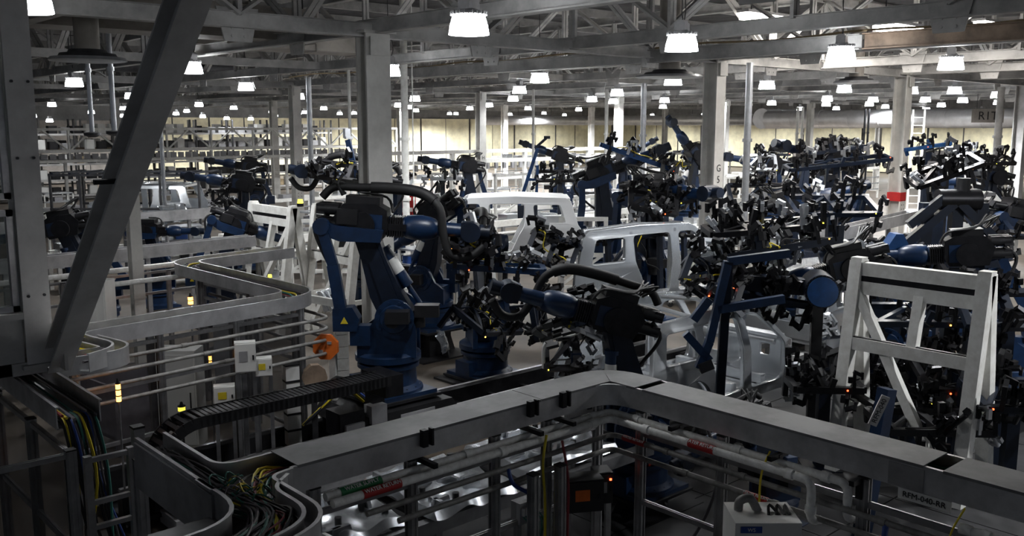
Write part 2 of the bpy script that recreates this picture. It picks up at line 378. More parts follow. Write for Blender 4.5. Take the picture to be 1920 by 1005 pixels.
# ladder right of G6
p = D(1717, 300, 36); t = thing('cage_ladder', 'white vertical ladder right of column G 6', 'ladder', (p.x, p.y, 0), rad(-42))
for s_ in (-1, 1): MB().box((s_*.22, 0, 2.7), (.06, .06, 5.4)).build('rail', 'white_paint', t)
for k in range(17): MB().cyl((-.22, 0, .3+.3*k), (.22, 0, .3+.3*k), .018, n=6).build('rung', 'white_paint', t)
# hanging sign
p = D(1852, 217, 50); t = thing('hanging_sign', 'hanging pale sign reading R1T in front of the duct', 'sign', p, rad(-42))
MB().box((0, 0, 0), (1.7, .04, .72)).build('board', 'duct_paint', t)
text('R1T', .62, 'ink', T((0, -.03, -.02)) @ FACE_NY, t)
for s_ in (-1, 1): MB().bar((s_*.6, 0, .36), (s_*.6, 0, 8.66-p.z), .02).build('wire', 'dark_steel', t)
# ------------------------------------------------------------------ high-bay lamps
shade = MB().lathe([(.12, .16), (.17, .15), (.205, .10), (.235, .0), (.25, -.10), (.252, -.11), (.245, -.11), (.2, .09), (.12, .14)], 28, cap=False).mesh('shade', 'lamp_glow')
fm = MB().lathe([(.10, .17), (.215, .165), (.215, .13), (.10, .13)], 24)
for i in range(24):
    a = 2*math.pi*i/24; fm.box((.215*math.cos(a), .215*math.sin(a), .145), (.03, .016, .05), Matrix.Rotation(a, 3, 'Z'))
fins = fm.mesh('fin_ring', 'lamp_body')
hous = MB().box((0, 0, .25), (.25, .16, .12)).box((0, 0, .32), (.2, .12, .04)).cyl((0, 0, .15), (0, 0, .2), .11).mesh('ballast_housing', 'lamp_body')
hook = MB().tube([(0, 0, .33), (.03, 0, .37), (0, 0, .41), (-.02, 0, .46)], .008, 6).mesh('hook', 'dark_steel')
chain = MB().bar((-.02, 0, 0), (-.02, 0, 1.0), .012).tube(smooth_path([(.08, 0, -.05), (.16, 0, .06), (.05, .02, .2), (0, 0, .3)]), .008, 5).mesh('chain', 'dark_steel')
arm_m = MB().tube([(.1, 0, .2), (.34, 0, .17), (.40, 0, .02), (.46, 0, -.04)], .014, 6).mesh('side_conduit', 'lamp_body')
NEAR = [(879, 48, 'large high-bay lamp hanging nearest, right of the thick central column'), (1278, 82, 'high-bay lamp with a side conduit left of column G 5 top'),
    (1577, 102, 'high-bay lamp hanging under the rust brown beam'), (1783, 120, 'high-bay lamp hanging right of column G 6 top'), (358, 128, 'high-bay lamp right of the diagonal brace near its top'),
    (139, 155, 'high-bay lamp left of the two hanging pipes'), (461, 163, 'high-bay lamp hanging above column J 6'), (1012, 147, 'high-bay lamp over the white car body, right of column H 6'),
    (560, 181, 'high-bay lamp hanging above column H 5'), (730, 133, 'lamp half hidden behind the thick central column'), (245, 180, 'lamp peeking from behind the left of the diagonal brace'),
    (1438, 160, 'high-bay lamp hanging right of column G 5'), (1262, 152, 'lamp half hidden below the wide dark diffuser'), (48, 2, 'lamp cut by the top picture edge beside the booth column'),
    (974, 169, 'upper lamp of a close pair right of column H 6'), (962, 185, 'lower lamp of a close pair right of column H 6'), (1157, 174, 'lamp hanging over the column behind the blue clamp beam')]
FAR = [(778, 185), (1246, 188), (97, 196), (62, 217), (93, 226), (171, 210), (231, 203), (231, 217), (350, 208), (373, 196), (296, 222), (438, 202), (380, 218), (425, 222), (470, 223),
    (509, 209), (516, 216), (607, 203), (637, 213), (664, 212), (747, 197), (767, 201), (780, 207), (855, 213), (881, 203), (917, 197), (1150, 190), (1243, 200), (1355, 196), (1085, 205),
    (1583, 167), (1551, 185), (1549, 195), (1637, 187), (1630, 195), (1568, 203), (1447, 193), (1500, 204), (1708, 170), (1735, 187), (1790, 170), (1805, 188), (1765, 197), (1738, 205),
    (1870, 178), (1872, 192), (1840, 207), (1680, 206), (1660, 200), (1020, 212), (990, 203), (1110, 186), (560, 212), (700, 205), (330, 213)]
def lamp_at(p, label, group=None, wmul=1.0, conduit=False):
    t = thing('high_bay_lamp', label, 'lamp', p, rad(20), group)
    put('shade', shade, t); put('fin_ring', fins, t); put('ballast_housing', hous, t); put('hook', hook, t)
    c_ = put('chain', chain, t); c_.scale.z = 8.4-p.z; c_.location.z = .42
    if conduit: put('side_conduit', arm_m, t)
    li = bpy.data.lights.new('bulb', 'AREA'); li.shape = 'DISK'; li.size = .36; li.energy = LAMP_W*wmul; li.color = (.97, .985, 1.0)
    lo = bpy.data.objects.new('bulb', li); COL.objects.link(lo); lo.parent = t; lo.location = (0, 0, -.02)
def lamp(px, py, label, group=None, wmul=1.0):
    r = ray(px, 235); k = (r.x*cT + r.y*sT); wall_d = min(79/max(r.y, .01), 89/max(r.x, .01))*k
    d = min(1.25*1763/max(235-py, 1), wall_d-3); lamp_at(D(px, py, d), label, group, wmul, px in (1278, 461))
for i, (x, y, l) in enumerate(NEAR): lamp(x, y, l, None, .28 if y < 100 else .8)
NUM = ['first', 'second', 'third', 'fourth', 'fifth', 'sixth', 'seventh', 'eighth', 'ninth', 'tenth', 'eleventh', 'twelfth', 'thirteenth', 'fourteenth', 'fifteenth', 'sixteenth', 'seventeenth', 'eighteenth', 'nineteenth', 'twentieth',
    'twenty-first', 'twenty-second', 'twenty-third', 'twenty-fourth', 'twenty-fifth', 'twenty-sixth', 'twenty-seventh', 'twenty-eighth', 'twenty-ninth', 'thirtieth', 'thirty-first', 'thirty-second', 'thirty-third', 'thirty-fourth', 'thirty-fifth', 'thirty-sixth']
for x0, x1, zn in ((0, 690, 'left of the thick column'), (690, 1330, 'between the thick column and column G 5'), (1330, 1675, 'between column G 5 and the red-banded column'), (1675, 1920, 'right of the red-banded column')):
    zs = sorted([q for q in FAR if x0 <= q[0] < x1])
    for i, (x, y) in enumerate(zs): lamp(x, y, 'small distant lamp %s, %s from the left' % (zn, NUM[i]), 'distant high-bay lamps', (2.4 if x > 690 else .8) if y < 203 else (9.0 if 690 < x < 1520 else .8))
# the lamp rows go on to the right of the view
for i, (x, y) in enumerate(((15, 1.0), (24, 1.5), (33, 3.0), (44, 4.0), (20, -6.0), (30, -5.0), (40, -4.0))):
    lamp_at(Vector((x, y, 6.05)), 'high-bay lamp of the rows beyond the right edge, %s outward' % NUM[i], None, 2.4)
for k in range(8): lamp_at(Vector((87, 20+7.4*k, 6.0)), 'lamp added to light the right cream wall, %s from the right' % NUM[k], 'lamps added to light the far walls', 4.0)  # row added to brighten the right wall
for k in range(5): lamp_at(Vector((44+8.5*k, 77.5, 6.0)), 'lamp added to light the left cream wall, %s from the left' % NUM[k], 'lamps added to light the far walls', 3.2)  # row added to brighten the left wall
# strip lights added to brighten the upper right trusses and a nearby column
for i, (px, py, d, L, lb) in enumerate(((1470, 38, 24, 3.6, 'added strip light brightening the trusses left of the rust brown beam'), (1712, 57, 20.8, 3.2, 'strip light added to brighten column G 5, behind the rust brown beam right part'),
        (1880, 52, 24, 3.0, 'strip light added to brighten the roof at the upper right corner'))):
    p = D(px, py, d); t = thing('added_strip', lb, 'lamp', p, 0)
    MB().box((0, 0, .09), (L, .34, .06)).build('tray', 'lamp_body', t); MB().box((0, 0, -.02), (L*.97, .26, .16)).build('diffuser', 'strip_glow', t)
    for s_ in (-1, 1): MB().bar((s_*L*.4, 0, .12), (s_*L*.4, 0, 8.6-p.z), .02).build('hanger_rod', 'dark_steel', t)
    li = bpy.data.lights.new('tube', 'AREA'); li.shape = 'RECTANGLE'; li.size = L*.95; li.size_y = .26; li.energy = 160; li.color = (1, .93, .86)
    lo = bpy.data.objects.new('tube', li); COL.objects.link(lo); lo.parent = t; lo.location = (0, 0, -.11)
# ================================================================== glazed booth, column and brace at the left
def i_beam(mb, a, b, dep, wid, up, t=.02):          # I section between two points; 'up' is the web direction
    a, b = Vector(a), Vector(b); x, y, z = basis(b-a, up)
    mb.bar(a, b, t, dep-2*t, up); mb.bar(a+y*(dep/2-t/2), b+y*(dep/2-t/2), wid, t, up); mb.bar(a-y*(dep/2-t/2), b-y*(dep/2-t/2), wid, t, up); return mb
t = thing('booth_column', 'dark grey steel column beside the glazed booth at left', 'column', (2.46, 9.62, 0))
i_beam(MB(), (0, 0, 2.5), (0, 0, 8.4), .24, .24, (0, 1, 0)).build('shaft', 'booth_steel', t)
MB().box((0, 0, 2.52), (.34, .34, .04)).box((-.1, 1.0, 2.5), (.3, 2.2, .12)).build('base_plate', STEEL, t)
for z in (3.2, 4.5, 5.2):
    for s_ in (-1, 1): MB().cyl((s_*.07, -.14, z), (s_*.07, -.11, z), .014, n=6).build('bolt', 'dark_steel', t)
t = thing('diagonal_brace', 'big grey steel I-beam brace slanting across the left', 'brace', (0, 0, 0))
i_beam(MB(), (2.60, 9.52, 2.52), (2.72, 5.85, 6.05), .23, .21, (0, 1, 1)).build('beam', 'booth_steel', t)
MB().prism([(-.2, -.12), (.25, -.12), (.25, .2), (-.05, .3)], .03, T((2.6, 9.45, 2.62)) @ Matrix.Rotation(-math.pi/2, 4, 'Z')).build('foot_plate', STEEL, t)
MB().cyl((2.45, 7.62, 4.36), (2.75, 7.62, 4.36), .022, n=8).build('bolt', 'dark_steel', t)
one('roof_girder', i_beam(MB(), (2.72, -6, 6.2), (2.72, 33, 6.2), .34, .22, (0, 0, 1)), STEEL, 'grey roof girder that carries the big diagonal brace', 'beam')
bo = thing('glazed_booth', 'raised booth with two stacked greenish windows at the left edge', 'booth', (2.33, 9.6, 0))
MB().box((-2.2, 0, 2.72), (4.4, .10, .55)).build('lower_panel', STEEL, bo); MB().box((-2.2, -.03, 3.02), (4.4, .20, .06)).build('sill', STEEL, bo)
MB().box((-2.2, 1.2, 2.5), (4.4, 2.5, .12)).build('booth_deck', 'dark_steel', bo)
for z0, z1 in ((3.05, 4.02), (4.12, 5.4)):
    fr = MB().box((-2.2, 0, z0+.03), (4.4, .07, .06)).box((-2.2, 0, z1-.03), (4.4, .07, .06))
    for x in (-.03, -1.5, -3.0): fr.box((x, 0, (z0+z1)/2), (.06, .07, z1-z0))
    f = fr.build('window_frame', 'alu', bo)
    for x in (-.77, -2.25): MB().box((x, 0, (z0+z1)/2), (1.4, .012, z1-z0-.12)).build('pane', 'booth_glass', f)
for x in (-.5, -3.5): MB().box((x, 1.6, 1.22), (.14, .14, 2.44)).build('support_post', STEEL, bo)
MB().box((-2.2, 0, 5.6), (4.4, .12, .4)).build('head_panel', STEEL, bo)
# ================================================================== cable trays
def tray_walls(t, paths, h=.2, material='tray'):
    for p in paths:
        MB().sweep(p, [(-.006, 0), (.006, 0), (.006, h-.012), (.022, h-.012), (.022, h), (-.006, h)]).build('side_wall', material, t)
def offset_path(path, o):
    out = []
    for i, p in enumerate(path):
        a = Vector(path[max(i-1, 0)]); b = Vector(path[min(i+1, len(path)-1)]); tt = (b-a); tt.z = 0; tt.normalize(); out.append(Vector(p)+Vector((-tt.y, tt.x, 0))*o)
    return out
def tray(name, label, pts, wid, z, r=.4, h=.2, covers=(), cables=0, seed=1, legs=()):
    t = thing(name, label, 'cable tray'); path = fillet([(x, y, z-h) for x, y in pts], r)
    tray_walls(t, [offset_path(path, wid/2), [p for p in offset_path(path, -wid/2)]], h)
    MB().sweep(path, [(-wid/2, 0), (wid/2, 0), (wid/2, .008), (-wid/2, .008)]).build('tray_floor', 'tray', t)
    for c in covers:
        cp = fillet([(x, y, z+.003) for x, y in c], r)
        MB().sweep(cp, [(-wid/2-.014, -.015), (-wid/2-.014, .006), (wid/2+.014, .006), (wid/2+.014, -.015), (wid/2+.010, 0), (-wid/2-.010, 0)]).build('cover', 'tray_cover', t)
    rg = random.Random(seed); ms = ['cable_black', 'cable_black', 'cable_grey', 'yellow', 'cable_green', 'cable_red', 'cable_grey']
    for k in range(cables):
        o = rg.uniform(-wid*.4, wid*.4); zz = .03+rg.uniform(0, .09)
        cp = [Vector(p)+Vector((0, 0, zz+rg.uniform(-.015, .015))) for p in offset_path(path, o)]
        MB().tube(cp, rg.uniform(.008, .016), 5).build('cable', ms[k % 7], t)
    for x, y in legs: MB().box((x, y, (z-h)/2), (.08, .08, z-h)).build('post', 'alu', t)
    return t
t = tray('covered_cable_tray', 'long L-shaped covered metal cable tray crossing the foreground', [(3.05, 5.92), (6.6, 5.92), (6.6, -.5)], .37, 2.4, .5,
     covers=[[(3.10, 5.92), (5.5, 5.92)], [(5.51, 5.92), (6.6, 5.92), (6.6, 5.42)], [(6.6, 5.33), (6.6, 2.74)], [(6.6, 2.60), (6.6, -.5)]], cables=6)
for x in (4.2, 5.35, 5.75):
    MB().box((x, 5.70, 2.36), (.05, .05, .14)).box((x+.07, 5.70, 2.36), (.02, .05, .14)).box((x, 5.72, 2.17), (.04, .34, .04)).build('clamp_bracket', 'black_metal', t)
for y in (4.9, 3.9, 3.2, 1.9): MB().box((6.44, y, 2.17), (.34, .04, .04)).box((6.41, y, 2.1), (.05, .05, .16)).build('clamp_bracket', 'black_metal', t)
MB().box((6.404, 2.86, 2.29), (.006, .26, .17)).build('joint_plate', 'alu', t)
jn = thing('cable_tray_junction', 'open curved cable tray full of tangled cables at bottom centre-left', 'cable tray')
def zz(pts, z=2.2): return [(x, y, z) for x, y in pts]
tray_walls(jn, [fillet(zz([(2.47, 7.12), (2.47, 5.18), (1.4, 5.12)]), .42), fillet(zz([(2.68, 7.1), (2.68, 6.1), (3.06, 6.1)]), .35),
                fillet(zz([(3.06, 5.735), (2.86, 5.70), (2.86, 4.85), (2.2, 4.6), (1.6, 4.5)]), .3), fillet(zz([(2.98, 5.66), (2.78, 5.5), (2.78, 4.92), (2.1, 4.7), (1.5, 4.6)]), .3)], .2)
MB().box((2.58, 6.3, 2.2), (.24, 1.7, .01)).box((2.45, 5.3, 2.199), (.85, .9, .01)).box((1.9, 4.85, 2.198), (1.0, .5, .01)).build('tray_floor', 'tray_cover', jn)
MB().box((2.46, 6.4, 2.19), (.03, 1.4, .36)).box((2.47, 5.85, 2.39), (.04, .25, .02)).build('splice_plate', 'tray', jn)
rg = random.Random(7); cm = ['cable_grey', 'cable_black', 'cable_grey', 'cable_red', 'cable_green', 'yellow', 'cable_grey', 'cable_green', 'cable_grey', 'cable_black']
for k in range(46):
    if k % 2: base = [(3.2, 5.92), (2.95, 5.9), (2.74, 5.62), (2.7, 5.2), (2.35, 4.92), (1.8, 4.8)]
    else: base = [(2.58, 6.9), (2.58, 6.3), (2.6, 5.7), (2.62, 5.3), (2.3, 4.98), (1.7, 4.85)]
    pp = [(x+rg.uniform(-.085, .085), y+rg.uniform(-.10, .10), 2.225+rg.uniform(0, .13)) for x, y in base]
    MB().tube(smooth_path(pp, 5), rg.choice((.007, .009, .012)), 5).build('cable', cm[k % 10], jn)
for k in range(12):
    cx, cy, r_ = 2.66+rg.uniform(-.1, .1), 5.75+rg.uniform(-.2, .2), rg.uniform(.05, .11)
    MB().tube([(cx+r_*math.cos(a), cy+r_*1.2*math.sin(a), 2.34+.03*math.sin(a*2+k)+k*.004) for a in [2*math.pi*i/14*.9 for i in range(15)]], .006, 5).build('cable_loop', ['cable_green', 'yellow', 'cable_green', 'cable_grey'][k % 4], jn)
lt = tray('open_cable_tray', 'open dark cable tray ending in falling cables at lower left', [(2.43, 11.2), (2.43, 8.36)], .36, 2.4, .3, covers=[[(2.43, 11.2), (2.43, 10.1)]], cables=10, seed=3)
for k in range(16):
    x = 2.30+.018*k; ms = ['cable_black', 'yellow', 'cable_black', 'cable_black', 'cable_blue', 'cable_grey', 'cable_black', 'cable_green'][k % 8]
    MB().tube(smooth_path([(x, 8.6, 2.26), (x, 8.34, 2.22), (x+.03, 8.26-rg.uniform(0, .08), 1.7), (x+rg.uniform(-.1, .25), 8.22+rg.uniform(-.08, .08), .8), (x+rg.uniform(-.1, .25), 8.2, 0.02)], 5), rg.choice((.010, .014)), 5).build('falling_cable', ms, lt)
tray('curved_cable_tray', 'winding metal cable tray with rounded bends at middle left', [(3.0, 10.35), (3.3, 10.5), (3.1, 11.5), (6.75, 11.95), (6.6, 16.3), (9.0, 16.7)], .42, 2.4, .55, cables=12, seed=5, legs=((4.3, 11.65), (5.6, 11.8), (6.7, 13.6), (6.62, 15.5)))
tray('cable_tray_spur', 'short rounded tray spur just right of the brace foot', [(2.3, 10.9), (3.0, 10.4), (3.55, 10.45), (3.4, 11.2)], .30, 2.36, .3, cables=5, seed=6)
tray('straight_cable_tray', 'long straight pale cable tray behind the left A-frames', [(2.5, 18.3), (9.4, 19.05)], .30, 2.4, .3, h=.24, cables=3, seed=8, legs=((5.5, 18.6), (8.5, 18.9)))
tray('straight_cable_tray', 'further straight pale tray at left under the silver car body', [(3.5, 24.4), (11.5, 25.1)], .30, 2.5, .3, h=.26, cables=2, seed=9, legs=((6.5, 24.7), (10.5, 25.0)))
tray('straight_cable_tray', 'grey cable tray reaching across in front of column G 6', [(18.5, 10.35), (24.5, 11.25)], .3, 2.55, .3, h=.28, cables=3, seed=10, legs=((19.5, 10.5), (22.6, 10.95)))
# ================================================================== pipes under the foreground tray
def pipe_run(name, label, pts, r, material, rfil=.07, couplings=()):
    t = thing(name, label, 'pipe'); MB().tube(fillet(pts, rfil, 5), r, 12).build('tube', material, t)
    for a, b in couplings: MB().cyl(a, b, r*1.28, n=12).build('coupling', material, t)
    return t
a = pipe_run('water_pipe', 'upper inner white pipe following the foreground tray, ending in an elbow', [(3.3, 5.60, 2.10), (6.27, 5.60, 2.10), (6.27, 3.52, 2.10), (6.27, 3.52, 1.78), (6.42, 3.52, 1.74)], .034, 'pipe_white', .09,
    [((x, 5.6, 2.1), (x+.07, 5.6, 2.1)) for x in (4.9, 6.0)] + [((6.27, y, 2.1), (6.27, y-.07, 2.1)) for y in (5.2, 3.75)] + [((6.27, 3.52, 1.9), (6.27, 3.52, 1.84))])
b = pipe_run('water_pipe', 'upper outer white pipe beside the tray with a green tag', [(3.3, 5.70, 2.12), (6.38, 5.70, 2.12), (6.38, 3.28, 2.12), (6.38, 3.28, 1.85), (6.5, 3.28, 1.80)], .034, 'pipe_white', .09,
    [((x, 5.7, 2.12), (x+.07, 5.7, 2.12)) for x in (4.6, 6.1)] + [((6.38, y, 2.12), (6.38, y-.07, 2.12)) for y in (5.4, 4.3, 3.5)])
c = pipe_run('water_pipe', 'grey pipe below the white pipes, first line down', [(3.6, 5.62, 1.93), (6.33, 5.62, 1.93), (6.33, -.4, 1.93)], .024, 'pipe_grey', .1, [((6.33, y, 1.93), (6.33, y-.05, 1.93)) for y in (5.0, 4.2, 3.0, 2.2)])
d_ = pipe_run('water_pipe', 'grey pipe tagged WATER RETURN running right near the bottom', [(3.9, 5.64, 1.78), (6.35, 5.64, 1.78), (6.35, -.4, 1.78)], .024, 'pipe_grey', .1, [((6.35, y, 1.78), (6.35, y-.05, 1.78)) for y in (4.8, 3.9, 2.6)])
e_ = pipe_run('water_pipe', 'lowest grey pipe at bottom right with a blue hose', [(6.36, 3.4, 1.63), (6.36, -.4, 1.63)], .024, 'pipe_grey', .1, [((6.36, y, 1.63), (6.36, y-.06, 1.63)) for y in (3.3, 2.3, 1.9)])
f_ = pipe_run('water_pipe', 'white pipe starting with a bright union at lower right', [(6.30, 2.42, 2.08), (6.30, -.4, 2.08)], .030, 'pipe_white', .1, [((6.30, 2.42, 2.08), (6.30, 2.34, 2.08)), ((6.30, 2.28, 2.08), (6.30, 2.22, 2.08))])
g_ = pipe_run('floor_pipe', 'pair of white pipes slanting at the bottom edge below the curved tray, upper', [(3.02, 5.62, 2.02), (3.05, 4.6, 2.0), (3.05, 3.5, 2.0)], .034, 'pipe_white', .05, [((3.04, 5.3, 2.02), (3.05, 5.2, 2.02))])
g2 = pipe_run('floor_pipe', 'pair of white pipes slanting at the bottom edge below the curved tray, lower', [(2.93, 5.62, 1.90), (2.95, 4.6, 1.88), (2.95, 3.5, 1.88)], .034, 'pipe_white', .05)
def pipe_tag(parent, p, axis, L, r, material, words, back):
    if axis == 'X': q0, q1 = (p[0]-L/2, p[1], p[2]), (p[0]+L/2, p[1], p[2]); M = T((p[0], p[1]-r*.80, p[2]+r*.80)) @ Matrix.Rotation(rad(45), 4, 'X')
    else: q0, q1 = (p[0], p[1]-L/2, p[2]), (p[0], p[1]+L/2, p[2]); M = T((p[0]-r*.80, p[1], p[2]+r*.80)) @ Matrix.Rotation(-math.pi/2, 4, 'Z') @ Matrix.Rotation(rad(45), 4, 'X')
    s_ = MB().cyl(q0, q1, r, n=14).build('pipe_tag', material, parent); text(words, r*1.15, 'letter_white', M, s_)
pipe_tag(a, (3.72, 5.6, 2.1), 'X', .34, .037, 'tag_red', 'WATER RETURN', 0); pipe_tag(b, (3.6, 5.7, 2.12), 'X', .36, .037, 'tag_green', 'WATER SUPPLY', 0)
pipe_tag(a, (6.27, 4.55, 2.1), 'Y', .26, .038, 'tag_red', 'WATER RETURN', 0); pipe_tag(c, (6.33, 5.35, 1.93), 'Y', .26, .028, 'tag_red', 'WATER RETURN', 0)
pipe_tag(d_, (6.35, 4.05, 1.78), 'Y', .22, .028, 'tag_red', 'WATER RETURN', 0); pipe_tag(d_, (6.35, 2.85, 1.78), 'Y', .3, .03, 'tag_red', 'WATER RETURN', 0); pipe_tag(e_, (6.36, 2.72, 1.63), 'Y', .26, .03, 'tag_red', 'WATER RETURN', 0)
def hose(label, pts, r, material, cat='hose'): return one('hose', MB().tube(smooth_path(pts, 6), r, 7), material, label, cat)
hose('blue hose looping off the grey pipes at lower right', [(6.33, 2.95, 1.93), (6.28, 2.92, 1.75), (6.27, 2.8, 1.55), (6.24, 2.5, 1.45), (6.28, 2.2, 1.3), (6.3, 2.1, .9)], .022, 'cable_blue')
hose('second blue hose at the lower right corner', [(6.3, 1.98, 1.78), (6.26, 2.0, 1.62), (6.24, 2.15, 1.5), (6.28, 2.3, 1.35)], .02, 'cable_blue')
hose('yellow cord hanging over the lower right pipes', [(6.36, 2.42, 2.2), (6.2, 2.44, 2.05), (6.22, 2.46, 1.8), (6.26, 2.38, 1.55)], .007, 'yellow', 'cord')
hose('yellow cord pair hanging before the fence right of its second post', [(6.36, 3.95, 2.2), (6.24, 3.95, 2.0), (6.27, 3.97, 1.5), (6.25, 3.98, 1.0)], .009, 'yellow', 'cord')
hose('dark blue hose hanging below the white pipes left of the tray corner', [(5.0, 5.6, 1.93), (5.02, 5.55, 1.8), (5.25, 5.54, 1.6), (5.28, 5.54, 1.2), (5.28, 5.55, .4)], .018, 'cable_blue')
hose('green and yellow cord hanging beside the near fence post', [(5.4, 5.55, 2.15), (5.33, 5.52, 1.9), (5.34, 5.5, 1.5), (5.33, 5.5, .6)], .012, 'yellow', 'cord')
hose('red cord hanging beside the valve box', [(5.6, 5.56, 2.05), (5.62, 5.5, 1.7), (5.62, 5.5, 1.2), (5.62, 5.5, .3)], .012, 'cable_red', 'cord')
hose('long grey hose seen slanting behind the clear fence panel', [(6.9, 5.0, 2.1), (6.95, 4.85, 1.6), (6.95, 5.1, .9), (6.9, 5.6, .3)], .016, 'cable_grey')
for k, (z, m_) in enumerate(((2.02, 'pipe_grey'), (1.86, 'pipe_grey'), (1.70, 'pipe_grey'), (1.5, 'pipe_grey'))):
    pipe_run('service_pipe', 'grey service pipe below the winding tray, %s from the top' % NUM[k], [(3.2, 11.25, z), (6.95, 11.68, z), (6.85, 15.6, z)], .025, m_, .2, [((4.6+.3*k, 11.41+.035*k, z), (4.68+.3*k, 11.42+.035*k, z))])
pipe_run('water_pipe', 'white pipe along the far bend of the winding tray', [(7.0, 12.4, 2.16), (6.98, 16.0, 2.16), (5.2, 15.9, 2.16)], .045, 'pipe_white', .1)
pipe_run('water_pipe', 'white level pipe crossing behind the pale post', [(2.6, 16.9, 2.2), (9.2, 17.4, 2.2)], .05, 'pipe_white', .1)
# ================================================================== clear panel fences
POSTM = None
def fence(label, pts, zt=2.18, rails=(1.98, 1.32, .3), panel=True, posts=None, group=None):
    t = thing('guard_fence', label, 'fence', group=group)
    for i, (x, y) in enumerate(pts):
        m = MB().box((x, y, zt/2), (.075, .075, zt))
        for sx, sy in ((1, 0), (-1, 0), (0, 1), (0, -1)):
            m.box((x+sx*.039-sy*.022, y+sy*.039-sx*.022, zt/2), (.012 if sx else .014, .012 if sy else .014, zt)); m.box((x+sx*.039+sy*.022, y+sy*.039+sx*.022, zt/2), (.012 if sx else .014, .012 if sy else .014, zt))
        po = m.build('post', 'alu', t, smooth=False); MB().box((x, y, zt+.006), (.085, .085, .012)).build('post_cap', 'rubber', po)
    for (x0, y0), (x1, y1) in zip(pts[:-1], pts[1:]):
        for z in rails:
            MB().bar((x0, y0, z), (x1, y1, z), .045, .045).bar((x0, y0, z+.024), (x1, y1, z+.024), .016, .01).build('rail', 'alu', t, smooth=False)
        if panel:
            for zb, z_ in zip(rails[1:], rails[:-1]):
                MB().bar((x0, y0, (z_+zb)/2), (x1, y1, (z_+zb)/2), .006, abs(z_-zb)-.05).build('panel', 'polycarbonate', t, smooth=False)
    return t
fence('aluminium guard fence with clear panels below the left arm of the tray', [(3.25, 5.78), (4.12, 5.78), (5.0, 5.78), (5.62, 5.78), (6.30, 5.78)])
fence('aluminium guard fence with clear panels below the right arm of the tray', [(6.44, 5.36), (6.44, 4.46), (6.44, 3.18), (6.44, 1.95), (6.44, .7)])
fence('twin free aluminium posts in front of the fence with cords between', [(5.12, 5.42), (5.44, 5.42)], 1.9, rails=(.25,), panel=False)
fence('dark clear-panelled fence below the open tray at lower left', [(2.25, 10.4), (2.25, 9.2), (2.25, 8.05), (1.3, 8.05), (.4, 8.0)], 2.1, rails=(2.06, 1.2, .2))
g = thing('fence_gate', 'narrow framed gate with rungs at lower left', 'gate', (2.36, 7.98, 0))
for x in (0, .36): MB().box((x, 0, 1.02), (.06, .06, 2.04)).build('stile', 'alu', g)
for z in (.3, .75, 1.2, 1.4, 1.62, 2.0): MB().box((.18, 0, z), (.30, .045, .04)).build('rung', 'alu', g)
MB().box((.43, 0, 1.1), (.09, .09, 2.2)).build('hinge_post', 'alu', g); MB().box((.43, 0, 2.205), (.1, .1, .02)).build('post_cap', 'rubber', g)
fence('guard fence below the near wall of the curved open tray', [(2.55, 7.3), (2.6, 6.4), (2.72, 5.5)], 2.15, rails=(2.1, 1.3, .3), panel=False)
fence('aluminium fence with clear panels under the winding tray', [(3.3, 11.45), (4.4, 11.6), (5.5, 11.75), (6.55, 11.85)], 2.2, rails=(2.1, 1.6, .9, .2))
fence('fence of slim posts under the winding tray toward the A-frames', [(6.75, 12.4), (6.72, 13.8), (6.65, 15.4)], 2.2, rails=(2.1, 1.85, 1.3, .2))
fence('low guard fence in front of the straight pale tray at left', [(3.2, 17.4), (5.0, 17.6), (7.0, 17.8), (9.0, 18.0)], 2.0, rails=(2.0, 1.6, 1.2, .3), panel=False)
fence('guard fence around the cell behind the right A-frame', [(18.2, 10.9), (20.5, 11.25), (23.0, 11.6)], 2.3, rails=(2.2, 1.2, .2))
# ================================================================== boxes, lights and machines of the foreground
def cabinet(name, label, cat, c, size, material, rz=0., door=True, sticker=None, ledm=None, legs=False, handle='black_metal'):
    t = thing(name, label, cat, (c[0], c[1], c[2]-size[2]/2), rz); w_, d__, h_ = size
    MB().box((0, 0, h_/2), size).build('body', material, t)
    if door:
        dr = MB().box((0, -d__/2-.008, h_/2), (w_*.92, .016, h_*.92)).build('door', material, t); MB().box((w_*.36, -d__/2-.022, h_/2), (.02, .012, h_*.16)).build('handle', handle, dr)
        if sticker: MB().box((-w_*.1, -d__/2-.019, h_*.55), (w_*.4, .004, h_*.35)).build('panel_face', sticker, dr)
    if ledm: MB().box((w_*.3, -d__/2-.02, h_*.8), (w_*.12, .012, h_*.06)).build('indicator', ledm, t)
    if legs:
        for sx in (-1, 1): MB().box((sx*w_*.4, 0, -(c[2]-h_/2)/2), (.05, .05, c[2]-h_/2)).build('leg', 'alu', t)
    return t
p = D(1092, 922, 8.05); cabinet('control_box', 'big black control box with orange sticker on the fence', 'control box', p, (.34, .22, .30), 'black', rad(-30), sticker='orange', legs=True)
p = D(1128, 908, 8.3); cabinet('control_box', 'small black control box with red light beside the big one', 'control box', p, (.16, .2, .30), 'black', rad(-30), ledm='led_red', sticker='plastic_grey', legs=True)
p = D(985, 955, 7.9); t = cabinet('valve_box', 'grey valve box with green hoses under the tray', 'valve box', p, (.24, .12, .2), 'plastic_grey', 0, door=False, legs=True)
for k in range(7): MB().box((-.09+.03*k, -.07, .12), (.02, .03, .07)).build('valve', 'plastic_white', t); MB().tube(smooth_path([(-.09+.03*k, -.07, .08), (-.07+.03*k, -.13, .0), (-.02+.02*k, -.08, -.25), (.02+.01*k, -.03, -.6)], 4), .006, 5).build('tubing', 'cable_green', t)
p = D(1445, 990, 6.55); t = thing('cooling_unit', 'white boxed unit with grey pipe elbow at the bottom edge', 'machine', (p.x, p.y, -.15), rad(-42))
MB().box((0, .25, 1.075), (.5, .4, 1.85)).build('casing', 'plastic_white', t)
